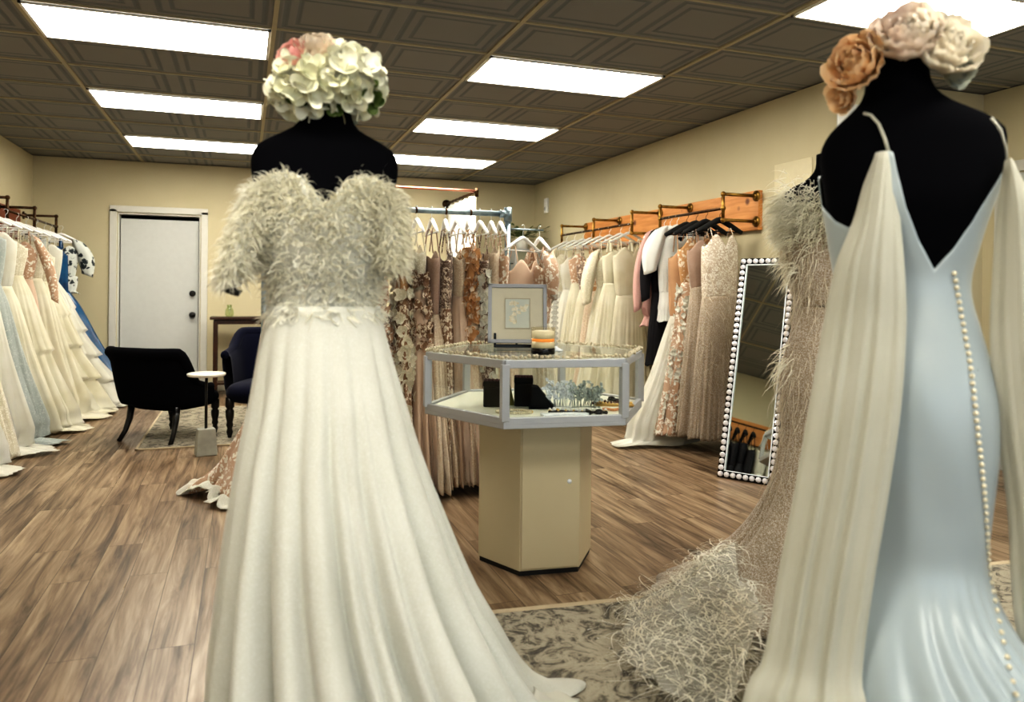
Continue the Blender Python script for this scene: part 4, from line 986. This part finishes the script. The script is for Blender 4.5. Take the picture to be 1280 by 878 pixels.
def skL(u, v):
    th = 2*PI*u; z = lerp(1.205, .006, v ** .95); hw, ht, ox, oy = interp(kskL, z); d = v
    w = 0
    for c0, wd, am in FL:
        dd = (th-c0+.10*S(3*v)+PI) % (2*PI)-PI; w -= am*math.exp(-(dd/wd)**2)
    tw = th + .20*S(2*th+.6) + .07*S(5*th)
    w = w*.95 + (abs(S(8*tw+.5)) ** .8 * 1.7 - 1.0)*.75 + .25*S(5*th+1.)
    q = 1 + .16*w*min(1, d*1.3)
    if v > .93: q *= 1+.05*S(7*th)*(v-.93)/.07
    return (ox+hw*C(th)*q, oy+ht*S(th)*q, max(.016, z))
MB().grid(skL, 260, 90, cu=True, flip=True).build('skirt', M['sparkle'], fg, solid=.002)
# a second hem layer showing at the right of the skirt
tr = train_sheet([(.50,-.30,.10), (.60,-.05,.10), (.50,.30,.10)], [(.66,-.22,.012), (.76,.0,.012), (.62,.30,.012)], seed=9, amp=.012, n=26, m=8)
tr.build('lining_hem', M['white_tulle'], fg, solid=.003, label='white lining hem')
# feathers
rg = random.Random(31); f = MB()
for i in range(3600):
    th = rg.uniform(PI*.9, PI*2.1); zt = topL(th); z = zt - abs(rg.gauss(0, .12)); 
    if z < 1.22: z = rg.uniform(1.2, zt)
    hw, ht, ox, oy = interp(kbod, z); n_ = Vector((C(th)/hw, S(th)/ht, 0)).normalized()
    d = n_*rg.uniform(.35,1.0) + Vector((rg.uniform(-.6,.6), rg.uniform(-.3,.3), rg.uniform(-.25,.75)))
    f.strand((ox+hw*C(th), oy+ht*S(th), z), d, rg.uniform(.025,.060), .0026, .75, rg, 4)
for i in range(900):
    th = rg.uniform(PI*.85, PI*2.15); z = rg.uniform(1.17, 1.32); hw, ht, ox, oy = interp(kbod if z > 1.2 else kskL, z); n_ = Vector((C(th)/hw, S(th)/ht, 0)).normalized()
    f.strand((ox+hw*C(th), oy+ht*S(th), z), n_*.22 + Vector((rg.uniform(-.9,.9), 0, rg.uniform(-1.,.2))), rg.uniform(.02,.045), .0030, .12, rg, 4)
f.build('bodice_feathers', M['feather'], fg, label='fluffy ivory feathers')
for s in (-1, 1):
    a, mdp, b = Vector((s*.140,-.03,1.535)), Vector((s*(.188 if s < 0 else .172),-.07,1.42)), Vector((s*(.238 if s < 0 else .165),-.07,1.25 if s < 0 else 1.30))
    def cen(v): return a*(1-v)**2 + mdp*2*v*(1-v) + b*v*v
    def fs(u, v):
        th = 2*PI*u; c = cen(v); r = lin([(0,.050),(.35,.056),(.75,.044),(1,.028)], v); return c + Vector((C(th)*r*.9, S(th)*r, S(th)*0-.25*C(th)*r*s))
    m = MB().grid(fs, 22, 14, cu=True); sl = m.build('sleeve', M['applique'], fg, solid=.003)
    f = MB()
    for i in range(2200):
        v = rg.uniform(0, .97); th = rg.uniform(0, 2*PI); p = Vector(fs(th/(2*PI), v)); n_ = (p-cen(v)).normalized()
        f.strand(p, n_*rg.uniform(.3,1)+Vector((rg.uniform(-.5,.5), rg.uniform(-.4,.4), rg.uniform(-.6,.5))), rg.uniform(.025,.058), .0023, .8, rg, 4)
    f.build('sleeve_feathers', M['feather'], sl)
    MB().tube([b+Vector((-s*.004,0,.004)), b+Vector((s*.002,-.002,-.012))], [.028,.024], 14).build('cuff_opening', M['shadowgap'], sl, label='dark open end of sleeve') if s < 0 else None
# flower appliques over the waist
f = MB()
for i in range(80):
    th = rg.uniform(PI*1.02, PI*1.98); z = max(1.175, rg.gauss(1.25, .05)); hw, ht, ox, oy = interp(kbod if z > 1.19 else kskL, z); n_ = Vector((C(th)/hw, S(th)/ht, .2)).normalized()
    c = Vector((ox+hw*C(th), oy+ht*S(th), z)); a0 = n_.orthogonal().normalized(); b0 = n_.cross(a0)
    for k in range(5):
        t_ = 2*PI*k/5+i; f.petal(c, a0*C(t_)+b0*S(t_)+n_*.22, n_, rg.uniform(.012,.022), .008, .004)
f.build('flower_appliques', M['applique'], fg)
# headpiece
hp = thing('flower_headpiece', 'white green hydrangea headpiece with pink bloom on left dress form', 'flower headpiece', (LX, LY, 1.80), LR)
rg = random.Random(41); m = MB(); florets(m, (.045,-.012,.02), (.088,.095,.075), 92, rg, .048); florets(m, (-.055,-.02,.0), (.074,.085,.064), 64, rg, .048); m.build('hydrangea', M['hydra'], hp)
MB().ball((0,0,.02), .095, 18, 12, (1.15,.95,.8)).build('flower_base', M['hydra'], hp)
m = MB(); rosette(m, (-.085,-.055,.062), (-.6,-.7,.5), .052, 4, rg); m.build('pink_peony', M['pinkpetal'], hp, label='pink peony')
m = MB(); rosette(m, (-.030,-.05,.088), (-.1,-.7,.8), .058, 4, rg); m.build('peach_peony', M['palepeach'], hp, label='pale peach peony')
m = MB()
for (px, pz) in ((.02,-.05), (.115,-.04), (.10,.0), (-.08,-.055)):
    for k in range(4): a = rg.uniform(0,6); m.petal((px,-.06,pz), (C(a),-.5,S(a)-.4), (0,-1,.2), .045, .016, .006)
m.build('leaves', M['leaf'], hp)

# --- third mannequin: feather-trimmed beaded gown with the train on the rug
TX, TY = 2.18, 2.41; TR = -.73
kT = [(.70,.15,.12,0,0), (.95,.172,.125,0,0), (1.20,.122,.09,0,0), (1.38,.155,.105,0,0), (1.54,.182,.085,0,0), (1.62,.192,.075,0,.0), (1.665,.165,.065,0,.0), (1.70,.10,.06,0,0), (1.74,.066,.056,0,0), (1.80,.06,.055,0,0)]
mannequin('dress_form', 'black dress form behind the satin gown wearing nude feathered gown', TX, TY, TR, kT, 1.80)
tg = thing('feather_gown', 'nude beaded gown with feather shoulder and long train on the rug', 'gown', (TX, TY, 0), TR)
kt = [(1.585,.188,.10,0,0), (1.5,.182,.105,0,0), (1.38,.162,.115,0,0), (1.20,.135,.10,0,0), (1.02,.165,.135,-.005,0), (.90,.180,.145,-.008,0), (.70,.168,.14,-.012,0), (.45,.185,.17,-.05,0), (.25,.25,.22,-.10,-.02), (.10,.36,.28,-.17,-.04), (.02,.46,.33,-.22,-.06)]
shell([k for k in kt if k[0] > 1.1], 7, .02, 3, 1.57, 1.19, nv=16, neck=.03).build('bodice', M['nude'], tg, solid=.003)
shell(kt, 9, .16, 4, 1.2, .02, nu=150, nv=60).build('skirt', M['nude'], tg, solid=.003)
rg = random.Random(51); f = MB()
def surfT(th, z): hw, ht, ox, oy = interp(kt, z); return Vector((ox+hw*C(th), oy+ht*S(th), z)), Vector((C(th)/hw, S(th)/ht, 0)).normalized()
for i in range(2300):
    th = rg.uniform(PI*.7, PI*1.8); z = rg.uniform(.1, 1.5); p, n_ = surfT(th, z)
    f.strand(p, n_*.10+Vector((rg.uniform(-.35,.35), rg.uniform(-.35,.35), -1)), rg.uniform(.06,.18), .0017, .25, rg, 6, curl=rg.gauss(0,.3))
f.build('bead_fringe', M['strandnude'], tg, label='cream beaded fringe')
f = MB()
for i in range(3200):
    th = rg.uniform(PI*.7, PI*1.75); z = rg.gauss(1.55, .055); p, n_ = surfT(th, min(1.585, z)); p.z = z
    f.strand(p - n_*.01, n_*rg.uniform(.3,1)+Vector((rg.uniform(-.7,.3), rg.uniform(-.4,.4), rg.uniform(-.6,.5))), rg.uniform(.05,.11), .0026, .6, rg, 4)
for (z, n) in ((1.36,120), (.97,70)):
    for i in range(n):
        th = rg.uniform(PI*.85, PI*1.25); p, n_ = surfT(th, z+rg.gauss(0,.03)); f.strand(p, n_*rg.uniform(.2,.7)+Vector((0,0,rg.uniform(-.8,.1))), rg.uniform(.05,.11), .0022, .6, rg, 4)
f.build('shoulder_feathers', M['feather'], tg, label='fluffy cream shoulder feathers')
Mi = (Matrix.Translation((TX,TY,0)) @ Matrix.Rotation(TR, 4, 'Z')).inverted()
tsh = train_sheet([(1.66,2.13,.16),(1.72,2.35,.20),(1.86,2.58,.22),(2.02,2.70,.18)], [(1.30,1.85,.012),(1.20,2.10,.012),(1.24,2.32,.012),(1.42,2.66,.012),(1.75,2.72,.012)], n=60, m=26, amp=.040, seed=14)
net = [Vector(v) for v in tsh.v]
tsh.v = [tuple(Mi @ v) for v in net]; tob = tsh.build('train', M['net'], tg, solid=.002, label='sheer sparkling net train')
f = MB()
for i in range(2300):
    p = rg.choice(net); p = p + Vector((rg.uniform(-.03,.03), rg.uniform(-.03,.03), .006)); a = rg.gauss(3.6, .9)
    f.strand(Mi @ p, Mi.to_3x3() @ Vector((C(a), S(a), rg.uniform(.0,.35))), rg.uniform(.05,.16), .0036, .25, rg, 6, curl=rg.gauss(0,.42), side=Vector((-S(a),C(a),.3)))
for v in range(0, len(f.v)):
    if f.v[v][2] < .014: f.v[v] = (f.v[v][0], f.v[v][1], .014 + .004*((v*7) % 5)/5)
f.build('train_feathers', M['fringe'], tob, label='cream feather fringe')

# --- right mannequin, satin gown seen from behind
RX, RY, RR = 1.52, 1.437, -.814
PXM = 952.3/1.86
def uv(u, v): return ((u-1130)/PXM, 1.25+(368-v)/PXM)
kR = [(.70,.17,.14,.01,0), (.95,.182,.15,.012,0), (1.05,.175,.145,.010,0), (1.16,.152,.12,.004,0), (1.27,.140,.105,-.008,0), (1.38,.160,.12,-.006,0), (1.47,.180,.13,0,0), (1.545,.196,.115,.006,0), (1.60,.202,.100,.008,0), (1.645,.190,.088,.012,0), (1.682,.150,.075,.005,0), (1.705,.115,.068,-.004,0), (1.735,.085,.062,-.012,0), (1.77,.072,.060,-.018,0), (1.85,.068,.060,-.02,0), (1.86,.066,.058,-.02,0)]
mannequin('dress_form', 'black headless dress form wearing the open-backed satin gown', RX, RY, RR, kR, 1.86)
sgw = thing('satin_gown', 'pale satin gown with low V back and button line in right foreground', 'gown', (RX, RY, 0), RR)
edge = [(1018,228),(1030,252),(1048,276),(1066,286),(1080,272),(1092,240),(1103,205),(1110,196),(1117,198),(1123,225),(1135,264),(1155,304),(1180,338),(1200,314),(1214,284),(1225,248),(1234,212)]
edge = [uv(*q) for q in edge]
kS = [(k[0], k[1]+.006, k[2]+.006, k[3], k[4]) for k in kR if k[0] > .9]
kS = [(1.62,.205,.108,.008,0), (1.545,.203,.122,.006,0), (1.47,.187,.137,0,0), (1.38,.167,.127,-.006,0), (1.27,.148,.113,-.008,0), (1.16,.160,.128,.004,0), (1.02,.186,.155,.012,0), (.90,.190,.160,.012,0), (.72,.180,.155,.005,0), (.60,.182,.165,.0,0), (.45,.235,.23,-.005,-.01), (.25,.34,.33,.04,-.03), (.08,.46,.44,.09,-.05), (.008,.56,.52,.13,-.06)]
def topR(th):
    if S(th) < .0:
        return lin(edge, .006 + .200*C(th))
    return 1.55 + .03*S(th)
spx = [(1.31,.098),(1.10,.131),(.95,.146),(.80,.162),(.62,.176)]
FR = [(5.72,.05,1.5), (5.55,.05,1.7), (5.38,.05,1.5), (5.20,.06,1.4), (5.0,.06,1.0), (4.75,.10,.8), (4.4,.14,.8), (4.0,.15,.8), (5.9,.12,.9), (.4,.2,1), (1.2,.2,1), (2.,.2,1), (2.9,.2,.8)]
def skR(u, v):
    th = 2*PI*u; zt = topR(th); z = lerp(zt, .008, v); hw, ht, ox, oy = interp(kS, z)
    d = 1-sstep(.12, .66, z); w = 0
    for c0, wd, am in FR:
        dd = (th-c0+PI) % (2*PI)-PI; w -= am*math.exp(-(dd/wd)**2)
    q = 1 + .15*(w+.5)*d
    q += .006*S(9*th+20*z)*sstep(.5,.8,z)*(1-sstep(1.15,1.3,z))
    fx = max(0, C(th-5.6)) ** 3 * (d ** 1.3) * .20    # train kicks out right behind
    return (ox+hw*C(th)*q+fx*.9, oy+ht*S(th)*q-fx*.5, max(.016, z))
MB().grid(skR, 240, 110, cu=True, flip=True).build('satin_dress', M['satin'], sgw, solid=.003)
# buttons down the back
m = MB()
for i in range(62):
    z = lerp(1.30, .30, i/61); x = lin([(.30,.235),(.50,.195),(.62,.176),(.80,.162),(.95,.146),(1.10,.131),(1.31,.098)], z)
    hw, ht, ox, oy = interp(kS, z); 
    best = min(range(200), key=lambda k: abs(skR(.75+.25*k/200, max(0, min(1, (topR(2*PI*(.75+.25*k/200))-z)/(topR(2*PI*(.75+.25*k/200))-.008))))[0]-x))
    uu = .75+.25*best/200; p = skR(uu, (topR(2*PI*uu)-z)/(topR(2*PI*uu)-.008)); th = 2*PI*uu; n_ = Vector((C(th)/hw, S(th)/ht, 0)).normalized()
    if i == 0: b0_ = MB().ball((0,0,0), .0058, 8, 6).build('button', M['bead'], sgw, label='small round covered button')
    else: b0_ = b0_.copy(); col.objects.link(b0_); b0_.parent = sgw
    b0_.location = Vector(p)+n_*.004
# thin straps over the shoulders
for pts in ([uv(1112,196), uv(1108,180), uv(1101,160), uv(1092,147), uv(1084,143)], [uv(1236,212), uv(1234,195), uv(1228,175), uv(1219,160)]):
    q = []
    for (x, z) in pts:
        hw, ht, ox, oy = interp(kR, z); c_ = max(-1., min(1., (x-ox)/hw)); y = -ht*math.sqrt(max(0, 1-c_*c_)) ** .9 + oy; q.append((x, y-.006, z))
    MB().tube(q, .004, 8).build('strap', M['chiffon'], sgw)
# sheer cape panels falling from the straps
def panel(tl_, tr_, rows, seed, yoff, n=50, m=60, waves=5):
    ks = rows
    def fn(u, v):
        z = lerp(ks[0][0], ks[-1][0], v); x0, x1, y0 = interp(ks, z)
        x = lerp(x0, x1, u); w = (x1-x0)
        return (x, y0 - .03*S(PI*u) + min(.009, w*.05)*(S(2*PI*waves*u+seed+1.2*v)*.7+S(2*PI*(waves*1.6)*u+2*seed)*.4)*(.3+.7*v), z)
    return MB().grid(fn, n, m)
def xz(u, v): return uv(u, v)
def row(u0, u1, v, y): a = uv(u0, v); b = uv(u1, v); return (a[1], a[0], b[0], y)
panel(0, 0, [row(1094,1121,196,-.085), row(1084,1123,240,-.118), row(1073,1126,285,-.14), row(1057,1130,330,-.150), row(1044,1133,400,-.155), row(1030,1128,500,-.185), row(1016,1116,600,-.21), row(1000,1102,700,-.235), row(985,1092,800,-.27), (.36,-.31,-.06,-.30), (.10,-.35,-.06,-.36)], 1.3, 0).build('cape_panel', M['chiffon'], sgw, solid=.0015, label='cream sheer cape panel')
panel(0, 0, [row(1232,1240,212,-.06), row(1226,1258,260,-.06), row(1222,1270,330,-.05), row(1220,1280,420,-.04), row(1228,1290,520,-.03), row(1240,1300,620,-.02), row(1246,1310,720,-.01), (.36,.25,.40,0.), (.10,.27,.42,.0)], 4.1, 0, waves=4).build('cape_panel', M['chiffon'], sgw, solid=.0015, label='cream sheer cape panel')
hp = thing('flower_headpiece', 'peach and ivory peony headpiece on right dress form', 'flower headpiece', (RX, RY, 1.86), RR)
rg = random.Random(61)
MB().ball((.0,0,.0), .07, 16, 10, (1.3,1,.7)).build('flower_base', M['peonyivory'], hp)
def pe(u, v, y, r, mat, ax, nm, lab, ly=5):
    x, z = uv(u, v); m = MB(); rosette(m, (x, y, z-1.86), ax, r, ly, rg); m.build(nm, M[mat], hp, label=lab)
pe(1078,82,-.05,.082,'peonypeach',(-.4,-.9,.15),'peony','peach peony')
pe(1062,112,-.02,.050,'peonypeach',(-.6,-.7,-.3),'peony','peach peony',4)
pe(1132,60,-.06,.092,'peonyrose',(-.05,-.85,.5),'peony','ivory peony with rose centre')
pe(1168,74,-.03,.090,'peonyivory',(.5,-.75,.35),'peony','ivory peony')
pe(1105,48,-.01,.060,'peonyivory',(-.2,-.5,.8),'peony','ivory peony',4)
pe(1182,98,-.02,.045,'bluegrey',(.7,-.7,-.2),'small_bloom','small grey green bloom',4)

# ------------------------------------------------------------------ camera, light, colour
cam = bpy.data.objects.new('camera', bpy.data.cameras.new('camera')); col.objects.link(cam); scn.camera = cam
yaw, roll = .3383, .0094
F_ = Vector((S(yaw), C(yaw), 0)); R_ = Vector((C(yaw), -S(yaw), 0)); U_ = Vector((0,0,1))
R2 = R_*C(roll)+U_*S(roll); U2 = -R_*S(roll)+U_*C(roll)
scn.cycles.transparent_max_bounces = 24
cam.matrix_world = Matrix.Translation((0,0,1.2496)) @ Matrix((R2, U2, -F_)).transposed().to_4x4()
cd_ = cam.data; cd_.sensor_width = 36; cd_.lens = 952.34/1280*36; cd_.shift_y = -74.47/1280; cd_.clip_start = .05
cd_.dof.use_dof = True; cd_.dof.focus_distance = 4.6; cd_.dof.aperture_fstop = 2.3

wd = bpy.data.worlds.new('world'); scn.world = wd; wd.use_nodes = True
wn_ = wd.node_tree; wn_.nodes.clear(); wo = wn_.nodes.new('ShaderNodeOutputWorld'); bg = wn_.nodes.new('ShaderNodeBackground'); sk = wn_.nodes.new('ShaderNodeTexSky')
sk.sky_type = 'HOSEK_WILKIE'; sk.sun_direction = (.3, -.5, .8); sk.turbidity = 4
wn_.links.new(sk.outputs[0], bg.inputs[0]); bg.inputs[1].default_value = .9; wn_.links.new(bg.outputs[0], wo.inputs[0])
al = bpy.data.lights.new('window_daylight', 'AREA'); al.shape = 'RECTANGLE'; al.size = 6; al.size_y = 2; al.energy = 36; al.color = (.78,.89,1.)
ao = bpy.data.objects.new('window_daylight', al); col.objects.link(ao); ao.location = (1.5, YF+.1, 1.4); ao.rotation_euler = (PI/2, 0, 0)
vs = scn.view_settings; vs.view_transform = 'Standard'; vs.look = 'High Contrast'; vs.exposure = .56; vs.gamma = 1.0
